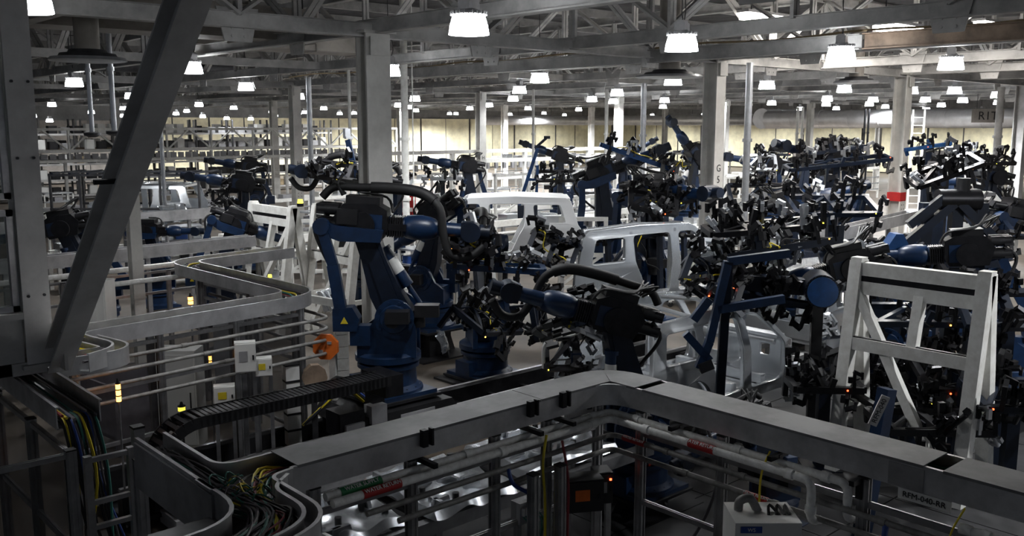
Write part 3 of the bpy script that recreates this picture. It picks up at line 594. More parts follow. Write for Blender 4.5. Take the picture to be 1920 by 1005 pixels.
MB().tube(smooth_path([(-.17, .3, 1.98), (-.16, .3, 2.07), (-.08, .3, 2.09), (-.02, .3, 1.99)], 5), .035, 10).build('elbow', 'pipe_grey', t)
np_ = MB().box((-.13, .046, 1.95), (.16, .01, .05)).build('nameplate', 'cable_blue', t); text('WS', .04, 'letter_white', T((-.13, .038, 1.95)) @ FACE_NY, np_)
for k in range(3): MB().tube(smooth_path([(.04+.06*k, .2, 2.0), (.07+.06*k, .3, 2.04), (.12+.04*k, .2, 2.0)], 4), .012, 5).build('cord', 'cable_black', t)
for px, py, d, sz, lb, st in ((460, 668, 12.0, (.27, .16, .40), 'tall white switch box under the winding tray', 'plastic_grey'), (494, 686, 12.1, (.22, .16, .24), 'small white switch box right of the tall one', 'yellow'), (421, 740, 11.9, (.27, .16, .27), 'lower white switch box with yellow label', 'yellow')):
    cabinet('switch_box', lb, 'switch box', D(px, py, d), sz, 'plastic_white', rad(-25), sticker=st, legs=True)
def stack_light(label, px, py, d, n=3, m='led_amber', r=.028):
    p = D(px, py, d); t = thing('stack_light', label, 'signal light', (p.x, p.y, p.z))
    for k in range(n): MB().cyl((0, 0, -.1+.075*k), (0, 0, -.04+.075*k), r, n=12).build('lens', m, t); MB().cyl((0, 0, -.04+.075*k), (0, 0, -.025+.075*k), r*1.1, n=12).build('collar', 'black', t)
    MB().cyl((0, 0, -p.z+.01), (0, 0, -.1), r*.45, n=8).build('pole', 'alu', t); MB().cyl((0, 0, -.025+.075*(n-1)), (0, 0, .03+.075*(n-1)), r*.6, r*.3, n=10).build('cap', 'black', t)
stack_light('glowing amber stack light in front of the grey tub', 222, 737, 10.6)
stack_light('amber stack light on a post above the white switch boxes', 394, 672, 12.4, 2, r=.02)
stack_light('amber stack light beyond the bend of the winding tray', 357, 560, 16.8, 2, r=.045)
stack_light('yellow beacon low beside the floor left of the cable chain', 340, 757, 12.5, 1, 'led_yellow', .05)
stack_light('red beacon low beside the dark fence panels at lower left', 153, 942, 8.6, 1, 'led_amber', .008)
# tub
t = thing('parts_tub', 'open dark grey parts tub standing behind the amber stack light', 'tub', (5.0, 14.1, 0), rad(8))
for (c_, s_) in (((0, .5, .65), (1.3, .04, .8)), ((0, -.5, .65), (1.3, .04, .8)), ((.63, 0, .65), (.04, 1, .8)), ((-.63, 0, .65), (.04, 1, .8))): MB().box(c_, s_).build('side', 'tub', t)
MB().box((0, 0, .27), (1.3, 1.0, .05)).build('bottom', 'tub', t)
for sx in (-1, 1):
    for sy in (-1, 1): MB().box((sx*.62, sy*.49, .56), (.07, .07, 1.1)).build('corner_post', 'tub', t)
MB().prism([(0, .1), (.08, 0), (0, -.1), (-.08, 0)], .01, T((.35, -.525, .8))).build('diamond_mark', 'plastic_grey', t)
# ================================================================== robots
def robot_kit():
    k = {}
    m = MB().lathe([(.52, .05), (.52, .10), (.43, .16), (.42, .40), (.47, .42), (.47, .48), (.40, .50)], 28); m.box((0, 0, .03), (1.05, 1.05, .06)); m.box((-.42, 0, .2), (.3, .4, .26)); k['base'] = m.mesh('base', 'robot_blue')
    m = MB()
    for i in range(16): a = 2*math.pi*i/16; m.cyl((.47*math.cos(a), .47*math.sin(a), .09), (.47*math.cos(a), .47*math.sin(a), .13), .02, n=6)
    k['base_bolts'] = m.mesh('base_bolt_ring', 'black_metal')
    m = MB().lathe([(.40, .49), (.50, .53), (.50, .62), (.44, .66)], 28)
    for sy in (-1, 1): m.prism([(-.42, .6), (.46, .6), (.46, 1.05), (.36, 1.32), (.15, 1.45), (-.05, 1.40), (-.2, 1.1), (-.42, .95)], .09, T((0, sy*.27, 0)))
    m.box((-.15, 0, .8), (.45, .5, .4)); m.prism([(-.75, 1.02), (-.40, 1.02), (-.36, 1.2), (-.46, 1.38), (-.75, 1.36)], .26, T((0, -.28, 0))); m.box((-.36, -.28, .95), (.3, .2, .3)); k['turret'] = m.mesh('turret', 'robot_blue')
    k['joint_disc'] = []
    for sy in (-1, 1):
        m = MB(); m.cyl((.15, sy*.30, 1.2), (.15, sy*.38, 1.2), .29, n=28); m.cyl((.15, sy*.37, 1.2), (.15, sy*.42, 1.2), .22, .20, n=28)
        for i in range(10): a = 2*math.pi*i/10; m.cyl((.15+.25*math.cos(a), sy*.37, 1.2+.25*math.sin(a)), (.15+.25*math.cos(a), sy*.40, 1.2+.25*math.sin(a)), .02, n=6)
        k['joint_disc'].append(m.mesh('joint_disc', 'robot_blue'))
    k['motor'] = [MB().box((.22, -.53, 1.27), (.34, .24, .18)).cyl((.15, -.40, 1.22), (.15, -.62, 1.22), .11, n=14).mesh('motor', 'black'),
        MB().box((.62, -.2, 1.3), (.36, .22, .18)).cyl((.5, -.2, 1.05), (.5, -.2, 1.3), .09, n=12).mesh('motor', 'black'), MB().box((.15, .52, 1.2), (.26, .26, .22)).mesh('motor', 'black')]
    m = MB().prism([(-.055, 0), (.055, 0), (0, .1)], .01, T((-.58, -.415, 1.14))); k['warn'] = m.mesh('warning_triangle', 'yellow')
    m = MB().box((-.15, -.26, .76), (.12, .02, .3)); k['plate'] = m.mesh('rating_plate', 'plastic_white')
    m = MB().prism([(-.22, -.16), (.20, -.18), (.26, 0), (.2, .3), (.15, .9), (.17, 1.45), (.08, 1.6), (-.1, 1.6), (-.18, 1.45), (-.2, .95), (-.27, .4)], .30)
    m.prism([(-.12, .1), (.12, .1), (.09, 1.3), (-.09, 1.3)], .36); k['lower'] = m.mesh('lower_arm', 'robot_navy')
    m = MB().prism([(-.32, -.2), (.30, -.2), (.38, -.05), (.36, .24), (.2, .32), (-.28, .3), (-.42, .1)], .44)
    m.cyl((0, -.3, 0), (0, .3, 0), .2, n=22); k['upper'] = m.mesh('upper_arm', 'black_metal'); m = MB(); m.prism([(-.62, -.14), (-.3, -.24), (.30, -.22), (.34, -.04), (-.3, -.02), (-.62, .04)], .12, T((0, -.3, 0))); m.cyl((-.56, -.2, -.04), (-.56, -.4, -.04), .1, n=16); m.box((.2, 0, .02), (.2, .46, .3)); k['yoke'] = m.mesh('yoke', 'robot_blue')
    m = MB()
    for y, z in ((-.12, .2), (.12, .2), (-.12, -.02), (.12, -.02)): m.cyl((-.36, y, z), (-.66, y, z), .085, n=12); m.box((-.62, y, z), (.12, .15, .15))
    m.box((.0, -.02, .36), (.5, .36, .12)); m.box((-.2, -.25, .12), (.3, .14, .22)); k['amotor'] = m.mesh('wrist_motors', 'black')
    m = MB().lathe([(.15, .34), (.15, .62), (.17, .64), (.185, .72), (.19, .86), (.175, .98), (.15, 1.06), (.115, 1.1), (.105, 1.45), (.15, 1.47), (.15, 1.52)], 22, Matrix.Rotation(math.pi/2, 4, 'Y')); k['fore'] = m.mesh('forearm', 'robot_blue')
    m = MB().prism([(1.45, -.13), (1.62, -.16), (1.74, -.06), (1.74, .08), (1.62, .16), (1.45, .13)], .26); m.cyl((1.60, -.19, 0), (1.60, .19, 0), .15, n=20); m.cyl((1.72, 0, 0), (1.88, 0, 0), .11, n=18); k['wrist'] = m.mesh('wrist', 'robot_navy')
    m = MB().lathe([(.155, .40), (.155, .60)], 18, Matrix.Rotation(math.pi/2, 4, 'Y'))
    for i in range(7): m.box((.38+.035*i, 0, .0), (.018, .36, .30))
    m.box((.5, -.17, 0), (.3, .03, .1)); k['ribs'] = m.mesh('gearbox', 'black_metal')
    pts = smooth_path([(-.62, -.05, .36), (-.45, -.05, .52), (-.1, -.05, .54), (.4, -.05, .56), (.85, -.08, .52), (1.12, -.14, .32), (1.20, -.16, -.05), (1.32, -.16, -.34), (1.58, -.12, -.38), (1.80, -.06, -.2)], 5)
    m = MB().tube(pts, .062, 10); m.tube(pts[12:24], .085, 10); k['hose'] = m.mesh('dress_hose', 'rubber')
    m = MB()
    for j in range(4): m.tube(smooth_path([(-.3, -.2+.1*j, .42), (-.36-.05*j, -.24+.1*j, .62), (-.1, .3-.05*j, .46), (.3, .2, .40), (.42, .05*j, .2)], 4), .018, 6)
    m.tube(smooth_path([(-.55, .15, .1), (-.75, .1, -.1), (-.6, .1, -.5), (-.3, .1, -1.0)], 4), .03, 7); k['cables'] = m.mesh('arm_cables', 'cable_black')
    return k
RK = robot_kit()
cyl_spring = MB().cyl((0, 0, 0), (0, 0, .62), .095, n=18).cyl((0, 0, -.06), (0, 0, 0), .115, n=18).cyl((0, 0, .62), (0, 0, .95), .04, n=10).mesh('balance_cylinder', 'robot_blue')
cyl_label = MB().cyl((0, 0, .14), (0, 0, .38), .0965, n=18).mesh('cylinder_label', 'plastic_white')
def aim(a, b):
    x, y, z = basis(Vector(b)-Vector(a)); return Matrix(((x.x, y.x, z.x, a[0]), (x.y, y.y, z.y, a[1]), (x.z, y.z, z.z, a[2]), (0, 0, 0, 1)))
def robot(label, x, y, z0, yaw, a1, a2, s=1., roll=0., link=True, hose_=True, ped='black', spring=True, base_yaw=0.):
    if hose_ is None: hose_ = False
    t = thing('industrial_robot', label, 'robot', M=T((x, y, z0)) @ Matrix.Rotation(rad(base_yaw), 4, 'Z') @ Matrix.Scale(s, 4))
    Y = Matrix.Rotation(rad(yaw-base_yaw), 4, 'Z')
    b = put('base', RK['base'], t); put('base_bolt_ring', RK['base_bolts'], b)
    if z0 > .08:
        h = z0/s
        m = MB().box((0, 0, -.02), (1.15, 1.15, .04)).box((0, 0, -h+.02), (1.5, 1.3, .04)).box((0, 0, -h/2), (.62, .62, h-.04))
        for r_ in range(4):
            M4 = Matrix.Rotation(r_*math.pi/2, 4, 'Z'); m.prism([(.3, -h+.03), (.66, -h+.03), (.45, -.04), (.3, -.04)], .04, M4)
        m.build('pedestal', ped, t)
    tu = put('turret', RK['turret'], t, M=Y); [put('joint_disc', q, tu) for q in RK['joint_disc']]; [put('motor', q, tu) for q in RK['motor']]; put('warning_triangle', RK['warn'], tu); put('rating_plate', RK['plate'], tu)
    J2 = T((.15, 0, 1.2)) @ Matrix.Rotation(rad(a1), 4, 'Y'); lo = put('lower_arm', RK['lower'], t, M=Y @ J2)
    j3 = J2 @ Vector((0, 0, 1.45)); J3 = T(j3) @ Matrix.Rotation(rad(-a2), 4, 'Y')
    up = put('upper_arm', RK['upper'], t, M=Y @ J3)
    put('yoke', RK['yoke'], up); put('wrist_motors', RK['amotor'], up); put('arm_cables', RK['cables'], up)
    R4 = Matrix.Rotation(rad(roll), 4, 'X'); fo = put('forearm', RK['fore'], t, M=Y @ J3 @ R4); put('gearbox', RK['ribs'], fo)
    put('wrist', RK['wrist'], t, M=Y @ J3 @ R4)
    if hose_: put('dress_hose', RK['hose'], t, M=Y @ J3)
    if link:
        q = J3 @ Vector((-.56, -.34, -.04)); e = Vector((-.62, -.34, 1.22)); n_ = MB(); mid = q.lerp(e, .42) + Vector((.04, 0, 0))
        n_.bar(q, mid, .15, .10, (0, 1, 0)); n_.bar(mid, e, .17, .12, (0, 1, 0)); n_.cyl(q+Vector((0, -.08, 0)), q+Vector((0, .08, 0)), .12, n=16); n_.build('link_rod', 'robot_blue', t).matrix_basis = Y
    if spring:
        a_ = Vector((.52, .1, 1.30)); b_ = J2 @ Vector((.14, .1, .95)); g_ = put('balance_cylinder', cyl_spring, t, M=Y @ aim(b_, a_)); put('cylinder_label', cyl_label, g_)
    return t.matrix_basis @ Y @ J3 @ T((1.88, 0, 0))
# ------------------------------------------------------------------ clamp fixtures carried by robots
def clamp_mesh(i):
    r_ = random.Random(i); m = MB()
    m.box((0, 0, .07), (.06, .05, .16)); m.cyl((0, 0, .12), (0, -.02, .30), .028, n=10); m.box((.05, 0, .30), (.14, .05, .06), Matrix.Rotation(r_.uniform(-.6, .6), 3, 'Y')); m.box((.12, 0, .26), (.04, .05, .12)); m.box((-.05, .03, .18), (.07, .05, .10))
    return m
CL = [clamp_mesh(i).mesh('clamp', mm) for i, mm in enumerate(('black_metal', 'black_metal', 'black', 'galv'))]
SENS = MB().box((0, 0, .05), (.05, .04, .08)).cyl((0, 0, .06), (.1, 0, .1), .012, n=6).mesh('sensor', 'black')
def fixture(label, M, L, W, n, seed, mtl='robot_navy', cross=3, legs=True, tube=.09, led=True, wires=5, cat='clamp fixture', bright=False, stand=False):
    t = thing('clamp_fixture', label, cat, M=M); r_ = random.Random(seed)
    for sy in (-1, 1): MB().bar((-L/2, sy*W/2, 0), (L/2, sy*W/2, 0), tube).build('frame_tube', mtl, t)
    for i in range(cross): x = -L/2+L*i/(cross-1); MB().bar((x, -W/2, 0), (x, W/2, 0), tube).build('frame_tube', mtl, t)
    if legs:
        for i in range(cross):
            x = -L/2+L*i/(cross-1); h = r_.uniform(.15, .4)*(1 if i % 2 else -1); MB().bar((x, (-1)**i*W/2, 0), (x+r_.uniform(-.1, .1), (-1)**i*W/2, h), tube*.8).build('upright', mtl, t)
        MB().bar((-L/2, -W/2, 0), (0, W/2, 0), tube*.7).build('diagonal_tube', mtl, t)
    for i in range(n):
        e = r_.random(); sy = r_.choice((-1, 1)); x = r_.uniform(-L/2, L/2)
        Mx = T((x, sy*W/2+r_.uniform(-.05, .05), 0)) @ Matrix.Rotation(r_.uniform(0, 6.28), 4, 'Z') @ Matrix.Rotation(r_.choice((0, 0, .6, 2.4, 3.1)), 4, 'X') @ Matrix.Scale(r_.uniform(.8, 1.35), 4)
        c_ = put('clamp', CL[(3 if bright and i % 2 else i) % 4 if bright else i % 3 if i % 9 else 3], t, M=Mx)
        if i % 3 == 0: put('sensor', SENS, c_, M=T((0, .05, .1)))
    for i in range(wires):
        p0 = (r_.uniform(-L/2, 0), r_.choice((-1, 1))*W/2, .05); p1 = (r_.uniform(0, L/2), r_.choice((-1, 1))*W/2, .05)
        MB().tube(smooth_path(wavy(p0, p1, 5, .09, r_), 4), .012, 5).build('cable', 'yellow' if i == 2 else 'cable_black', t)
    if stand:
        Mi = M.to_3x3().inverted(); c_ = M.translation; f_ = Mi @ Vector((0, 0, -c_.z+.04)); g_ = Mi @ Vector((0, 0, -c_.z+.002))
        MB().bar((0, 0, 0), f_, .16, .16).bar(f_, g_, .5, .5).build('stand_post', 'robot_navy', t)
        MB().bar((0, -W/2, 0), (0, W/2, 0), tube*1.2).build('frame_tube', mtl, t)
    if led:
        for i in range(1): MB().box((r_.uniform(-L/2, L/2), -W/2-.05, r_.uniform(-.05, .1)), (.018, .018, .018)).build('indicator', r_.choice(('led_amber', 'led_red', 'led_yellow')), t)
    return t
def RM(x=0, y=0, z=0): return Euler((rad(x), rad(y), rad(z))).to_matrix().to_4x4()
# --- robot 1 on the black track
tf = robot('large blue robot on a black track in front of the thick column', 7.82, 11.5, .78, -42, -19, -4, base_yaw=0)
fixture('blue bar gripper with yellow cables at the big robot wrist', T(D(930, 500, 14.2)) @ RM(4, 4, -38), 1.45, .34, 16, 11, 'robot_blue')
fixture('black tool plate bundle hanging right under the big robot wrist', T(D(878, 455, 13.9)) @ RM(60, 20, -30), .5, .3, 9, 12, 'black_metal', legs=False, wires=4)
t = thing('robot_track', 'long black floor track the big blue robot rides on', 'robot track', (3.6, 11.45, 0))
for y in (-.42, .42): MB().box((5.6, y, .28), (11.2, .16, .34)).build('track_beam', 'black_metal', t); MB().box((5.6, y, .47), (11.2, .07, .04)).build('guide_rail', 'alu', t)
MB().box((5.6, 0, .12), (11.2, 1.3, .05)).build('bed_plate', 'black', t)
for k in range(15): MB().box((.4+.76*k, 0, .2), (.08, .7, .12)).build('cross_tie', 'black_metal', t)
for k in range(7): MB().box((.6+1.7*k, -.6, .3), (.5, .02, .3)).build('side_cover', 'black', t)
t = thing('robot_carriage', 'black carriage with gearbox and motors under the big robot', 'carriage', (7.75, 11.45, .5))
MB().prism([(-.9, 0), (.9, 0), (.75, .2), (-.75, .2)], 1.3).build('deck', 'black', t); MB().box((-1.02, -.45, .17), (.4, .38, .34)).build('drive_motor', 'black_metal', t)
MB().box((-1.0, -.66, .0), (.3, .06, .34)).box((-.62, -.62, .24), (.26, .2, .26)).build('gearbox', 'plastic_grey', t)
for i in range(2):
    for j in range(2): MB().box((-.98+.26*i, -.72, -.18+.2*j), (.15, .05, .15)).cyl((-.98+.26*i, -.75, -.18+.2*j), (-.98+.26*i, -.73, -.18+.2*j), .05, n=12).build('roller_block', 'black_metal', t)
MB().box((.1, -.655, .1), (.62, .012, .06)).build('serial_strip', 'plastic_grey', t); MB().box((-.3, -.66, .02), (.06, .02, .05)).build('indicator', 'orange', t)
for k in range(6): MB().tube(smooth_path([(-.55+.05*k, -.2, .3), (-.9, -.25+.04*k, .55+.03*k), (-1.25, -.2, .35), (-1.5, -.1, .12)], 5), .022, 6).build('cable', ['yellow', 'cable_black', 'cable_blue', 'cable_black', 'cable_black', 'cable_black'][k], t)
# drag chain
ch = thing('cable_chain', 'black ribbed cable chain curling beside the robot track', 'cable chain', (0, 0, 0))
path = []
for k in range(40): path.append(Vector((7.1-2.7*k/39, 10.6, 1.30)))
for k in range(1, 16): a = math.pi*k/15; path.append(Vector((4.4-.52*math.sin(a), 10.6, .78+.52*math.cos(a))))
for k in range(40): path.append(Vector((4.4+3.5*k/39, 10.6, .26)))
lk = MB().box((0, 0, .03), (.05, .38, .03)).box((0, 0, -.05), (.05, .38, .02)).box((0, .19, 0), (.11, .02, .14)).box((0, -.19, 0), (.11, .02, .14)).mesh('link', 'black', False)
for i in range(len(path)-1):
    a, b = path[i], path[i+1]; dx, dz = b.x-a.x, b.z-a.z
    put('link', lk, ch, M=T((a+b)/2) @ Matrix.Rotation(-math.atan2(dz, dx), 4, 'Y'))
MB().box((5.8, 10.6, .1), (3.6, .5, .16)).build('trough', 'tray', ch)
MB().box((7.2, 10.75, 1.2), (.3, .6, .3)).box((7.2, 10.95, .8), (.2, .2, .8)).build('tow_arm', 'black_metal', ch)
# --- other robots of the near cells
robot('dark blue robot on a black stand just behind the big robot', 11.6, 15.4, .6, 120, -12, -35, .9, hose_=False)
p = D(1205, 600, 11.3); robot('dark robot reaching left in front of the nearest car body', p.x, p.y, .25, 146, 12, 16, .84, link=False)
p = D(1068, 590, 11.6); fixture('dark gripper with yellow plates hanging left of the near robot wrist', T(p) @ RM(70, 20, 30), .7, .3, 14, 21, 'robot_navy', wires=5)
hose('white looping air hose left of the near car body', [D(1020, 690, 13.5), D(1020, 650, 13.4), D(1040, 632, 13.3), D(1080, 625, 13.2), D(1097, 600, 13.0), D(1090, 580, 12.9)], .03, 'plastic_white')
robot('black robot crouching behind the track right of the big robot', 11.2, 13.2, .1, -120, -25, 5, 1.0)
p = D(915, 600, 15.2); fixture('dark clamp cluster in the shade right of the big robot', T(p) @ RM(30, 10, 20), 1.3, .7, 22, 22, 'robot_navy')
p = D(1010, 590, 16.2); fixture('dark clamp frame standing left of the silver side panel', T(p) @ RM(80, 0, 40), 1.4, .6, 20, 23, 'robot_navy')
p = D(1540, 545, 13.6); t = thing('joint_drum', 'big round blue drum rimmed with bolts left of the right A-frame', 'robot joint', p, rad(-52))
MB().cyl((0, -.1, 0), (0, .5, 0), .25, n=32).build('housing', 'robot_navy', t); MB().cyl((0, -.16, 0), (0, -.1, 0), .22, n=32).build('face', 'robot_light', t)
bm = MB()
for i in range(28): a = 2*math.pi*i/28; bm.cyl((.235*math.cos(a), -.125, .235*math.sin(a)), (.235*math.cos(a), -.1, .235*math.sin(a)), .012, n=6)
bm.build('bolt_ring', 'black_metal', t); MB().bar((0, .3, 0), (.0, .3, -p.z+.02), .16, .16, (0, 1, 0)).build('stand', 'black', t)
MB().bar((-1.2, .3, .05), (0, .3, 0), .28, .24).build('arm', 'robot_navy', t)
fixture('large dark blue clamp frame with yellow cables right of the silver side panel', T(D(1440, 470, 14.2)) @ RM(-10, -8, -36), 1.9, .9, 34, 31, 'robot_navy', cross=4, tube=.11)
fixture('lower dark clamp frame over the nearest car roof', T(D(1440, 540, 14.2)) @ RM(20, 10, -40), 1.6, .7, 26, 32, 'robot_navy', cross=3, tube=.1)
fixture('steep dark clamp panel with red lights right of the silver side panel', T(D(1335, 530, 13.6)) @ RM(55, 30, -40), .9, .45, 18, 33, 'robot_navy', cross=3, tube=.09)
t = thing('fixture_frame', 'angled blue square-tube frame crossing before the nearest car', 'frame', (0, 0, 0))
for a_, b_ in (((1365, 490), (1330, 640)), ((1330, 640), (1310, 690)), ((1330, 560), (1300, 600)), ((1365, 490), (1480, 475)), ((1285, 625), (1330, 675)), ((1345, 580), (1470, 560))):
    MB().bar(D(*a_, 12.6), D(*b_, 12.6), .11, .11).build('frame_tube', 'robot_blue', t)
MB().bar(D(1310, 690, 12.6), D(1335, 680, 12.6), .16, .14).build('foot_block', 'black', t)
q = D(1365, 490, 12.6); MB().bar((q.x+.3, q.y+.3, 0), (q.x, q.y, q.z), .12, .12).build('support_leg', 'robot_navy', t)
fixture('crowded dark clamp row with grey motors above the large clamp frame', T(D(1430, 425, 14.8)) @ RM(8, -4, -36), 1.8, .5, 30, 34, 'black_metal', cross=4, bright=True)
p = D(1470, 470, 20.5); robot('bright blue robot rising behind the clamp row, right of column G 5', p.x, p.y, .35, -38, -4, 16, 1.0, hose_=False)
p = D(1205, 460, 19.2); robot('black robot with gripper behind the silver side panel', p.x, p.y, .75, -95, 0, 4, 1.0, hose_=False)
fixture('black gripper reaching toward column G 5', T(D(1265, 372, 18.4)) @ RM(20, -8, -40), .8, .35, 16, 35, 'black_metal')
fixture('dark clamp bundle above the silver side panel', T(D(1225, 378, 18.0)) @ RM(40, 10, -40), .9, .5, 20, 36, 'black_metal')
p = D(1128, 450, 23.5); robot('blue robot lifting the long clamp beam at centre', p.x, p.y, .95, -40, -8, 22, 1.0, hose_=False)
fixture('long sloping blue clamp beam with upright grippers at centre', T(D(1197, 296, 23)) @ RM(0, 19, -42), 1.9, .2, 16, 37, 'robot_light', cross=3, tube=.11, legs=False, wires=3)
fixture('black toothed gripper hanging at the end of the blue clamp beam', T(D(1268, 325, 22.6)) @ RM(80, 10, -40), .7, .5, 16, 38, 'black')
p = D(700, 430, 22.5); robot('black robot behind the left A-frames holding a dark frame', p.x, p.y, .6, 150, -5, 12, 1.05)
fixture('black openwork frame held high left of the thick column', T(D(638, 322, 21.5)) @ RM(25, 8, -40), 1.25, .7, 14, 39, 'black', cross=4, tube=.1)
t = thing('robot_mast', 'upright blue mast topped with a chrome gripper left of the thick column', 'mast', (0, 0, 0))
MB().bar(D(652, 262, 22), D(668, 330, 22), .12, .12).bar(D(668, 330, 22), D(690, 400, 22), .17, .14).build('mast_tube', 'robot_blue', t); MB().box(D(650, 250, 22), (.14, .1, .22)).box(D(654, 258, 22), (.2, .08, .06)).build('gripper_head', 'galv', t)
MB().cyl(D(690, 398, 22), (D(690, 398, 22).x, D(690, 398, 22).y, .02), .1).build('stand', 'robot_navy', t)
for lb, px, d, z0, yaw, a1, a2, s in (
    ('blue robot low behind the foreground tray right half', 1482, 10.7, 0., 165, 35, -18, .56), ('dark robot standing behind the right A-frame, left of centre', 1690, 14.6, .3, 130, 25, -15, .9),
    ('blue robot at the right picture edge beside the A-frame', 1905, 14.9, .3, 120, 20, -5, .95),
    ('dark robot left of column G 6 with raised arm', 1545, 26.5, .9, 165, -10, 15, 1.1), ('dark robot near the red-banded column on its left', 1605, 31, .8, 175, 10, 8, 1.1),
    ('tall dark robot right of the red-banded column', 1765, 21.5, .8, 10, 0, 10, 1.1), ('blue robot leaning right beyond the blue stand', 1850, 20, .3, -30, 25, -10, 1.0),
    ('blue robot at left before the far silver car body', 462, 29.5, .3, 150, 0, 10, 1.0), ('blue robot at left stretching its arm flat', 285, 24.5, 0., -42, -15, 0, .78),
    ('small blue robot left of column H 6', 888, 35.5, .6, 150, 5, 10, 1.0), ('far robot right of column H 6', 1055, 41, .8, 140, 0, 20, 1.0),
    ('far robot just left of column G 5', 1292, 37, .9, 160, -15, 50, 1.05), ('far robot right of column G 5', 1450, 32.5, .8, 150, 0, 10, 1.0), ('far dark robot midway between columns G 5 and G 6', 1500, 38, .8, -30, 5, 20, 1.0),
    ('far robot between the cream wall and clamp beam', 1165, 46, .6, -60, 0, 30, 1.0), ('blue robot under the straight pale tray at left', 395, 22.3, .1, -30, 15, -20, .9),
    ('blue robot low at left behind the brace', 165, 20.8, .1, 150, 20, -10, .95), ('far robot beside the right edge column', 1870, 30, .5, 150, 0, 15, 1.0), ('far robot left of column H 5', 480, 40, .4, 160, 5, 10, 1.0)):
    p = D(px, 300, d); robot(lb, p.x, p.y, z0, yaw, a1, a2, s, hose_=px in (1482, 445, 1425))
for lb, px, py, d, R_, L, W, n, sd, mm in (
    ('long dark clamp rack slanting left of column G 6', 1570, 305, 24, (10, -6, -40), 2.6, .5, 26, 41, 'robot_navy'), ('upper clamp row with silver tips left of column G 6', 1555, 283, 25.5, (0, -8, -40), 1.8, .4, 20, 42, 'robot_navy'),
    ('slim blue beam pointing right of column G 6', 1740, 275, 24, (0, -8, -42), 1.1, .12, 5, 43, 'robot_light'), ('dark clamp head high right of column G 6', 1770, 320, 18, (20, -20, -40), 1.3, .5, 22, 44, 'black_metal'),
    ('far clamp cluster right of the shiny pipe', 1440, 290, 37.5, (0, 0, -40), 1.6, .5, 16, 45, 'robot_navy'), ('far clamp cluster right of the shiny drop pipe, left one', 1425, 305, 30, (60, 0, -40), 1.0, .5, 14, 46, 'galv'),
    ('far clamp cluster beside the standpipe at right', 1850, 300, 29, (20, 0, -40), 1.5, .6, 18, 47, 'black_metal'), ('small clamp head left at the blue robot', 425, 370, 28.5, (60, 0, -30), .8, .4, 12, 48, 'black_metal'),
    ('silver clamp head beside the white pipe', 748, 330, 31, (70, 20, -30), .9, .4, 12, 49, 'galv'), ('dark clamp stack at the far left tray', 150, 425, 23, (10, 0, -40), 1.2, .5, 12, 50, 'black_metal'),
    ('dark tooling behind the right A-frame top', 1720, 590, 13.3, (10, 0, -45), 1.4, .7, 24, 51, 'robot_navy'), ('dark tooling low inside the right A-frame', 1700, 680, 13.8, (10, 10, -45), 1.5, .8, 24, 52, 'black'),
    ('black tooling stack behind the diagonal of the right A-frame', 1690, 740, 12.9, (5, 0, -30), 1.3, .8, 22, 71, 'black'), ('black tooling stack right of the number plate post', 1740, 790, 11.8, (0, 0, -45), 1.3, .9, 22, 72, 'black'),
    ('low dark tooling inside the right legs of the A-frame', 1800, 700, 12.6, (20, 0, -45), 1.1, .8, 20, 73, 'black'), ('dark tooling beyond the right legs of the A-frame', 1900, 740, 11.6, (10, 0, -45), 1.0, .8, 20, 74, 'robot_navy'),
    ('dark tooling between the nearest car and the A-frame', 1545, 720, 12.6, (0, 0, -45), .9, .6, 16, 75, 'black'), ('tall dark tooling between the bright blue robot and the A-frame', 1620, 505, 17.7, (40, 0, -40), 1.5, .9, 26, 76, 'robot_navy'),
    ('tall dark tooling behind the A-frame top beam', 1700, 520, 16.2, (30, 0, -40), 1.5, .9, 26, 77, 'black'), ('dark tooling wall beyond the clamp row, right of column G 5', 1435, 370, 24, (40, 0, -40), 1.8, .9, 26, 78, 'robot_navy'),
    ('dark tooling right of the heavy blue stand', 1885, 420, 19.6, (30, 0, -40), 1.4, .9, 22, 81, 'robot_navy'),
    ('dark tooling at the right picture edge', 1890, 580, 12.4, (40, 0, -45), 1.2, .6, 22, 53, 'robot_navy'), ('dark clamp head above the bright blue robot', 1560, 385, 18.0, (20, 0, -40), 1.6, .8, 24, 54, 'robot_navy'),
    ('clamp tooling between near robot and track', 1080, 660, 13.6, (60, 0, -40), .9, .5, 16, 55, 'black_metal'), ('far low tooling right of the thick column', 830, 335, 33, (0, 0, -40), 1.4, .6, 14, 57, 'galv'), ('far tooling behind the white car roof', 1050, 330, 33, (30, 0, -40), 1.6, .6, 16, 58, 'black_metal'),
    ('far silver tooling left of column G 5', 1250, 345, 30, (30, 0, -40), 1.2, .6, 14, 59, 'galv'), ('far tooling right of column G 6 at the duct', 1800, 285, 36, (0, 0, -40), 1.6, .6, 14, 60, 'galv')):
    fixture(lb, T(D(px, py, d)) @ RM(*R_), L, W, n, sd, mm, wires=2, stand=True)
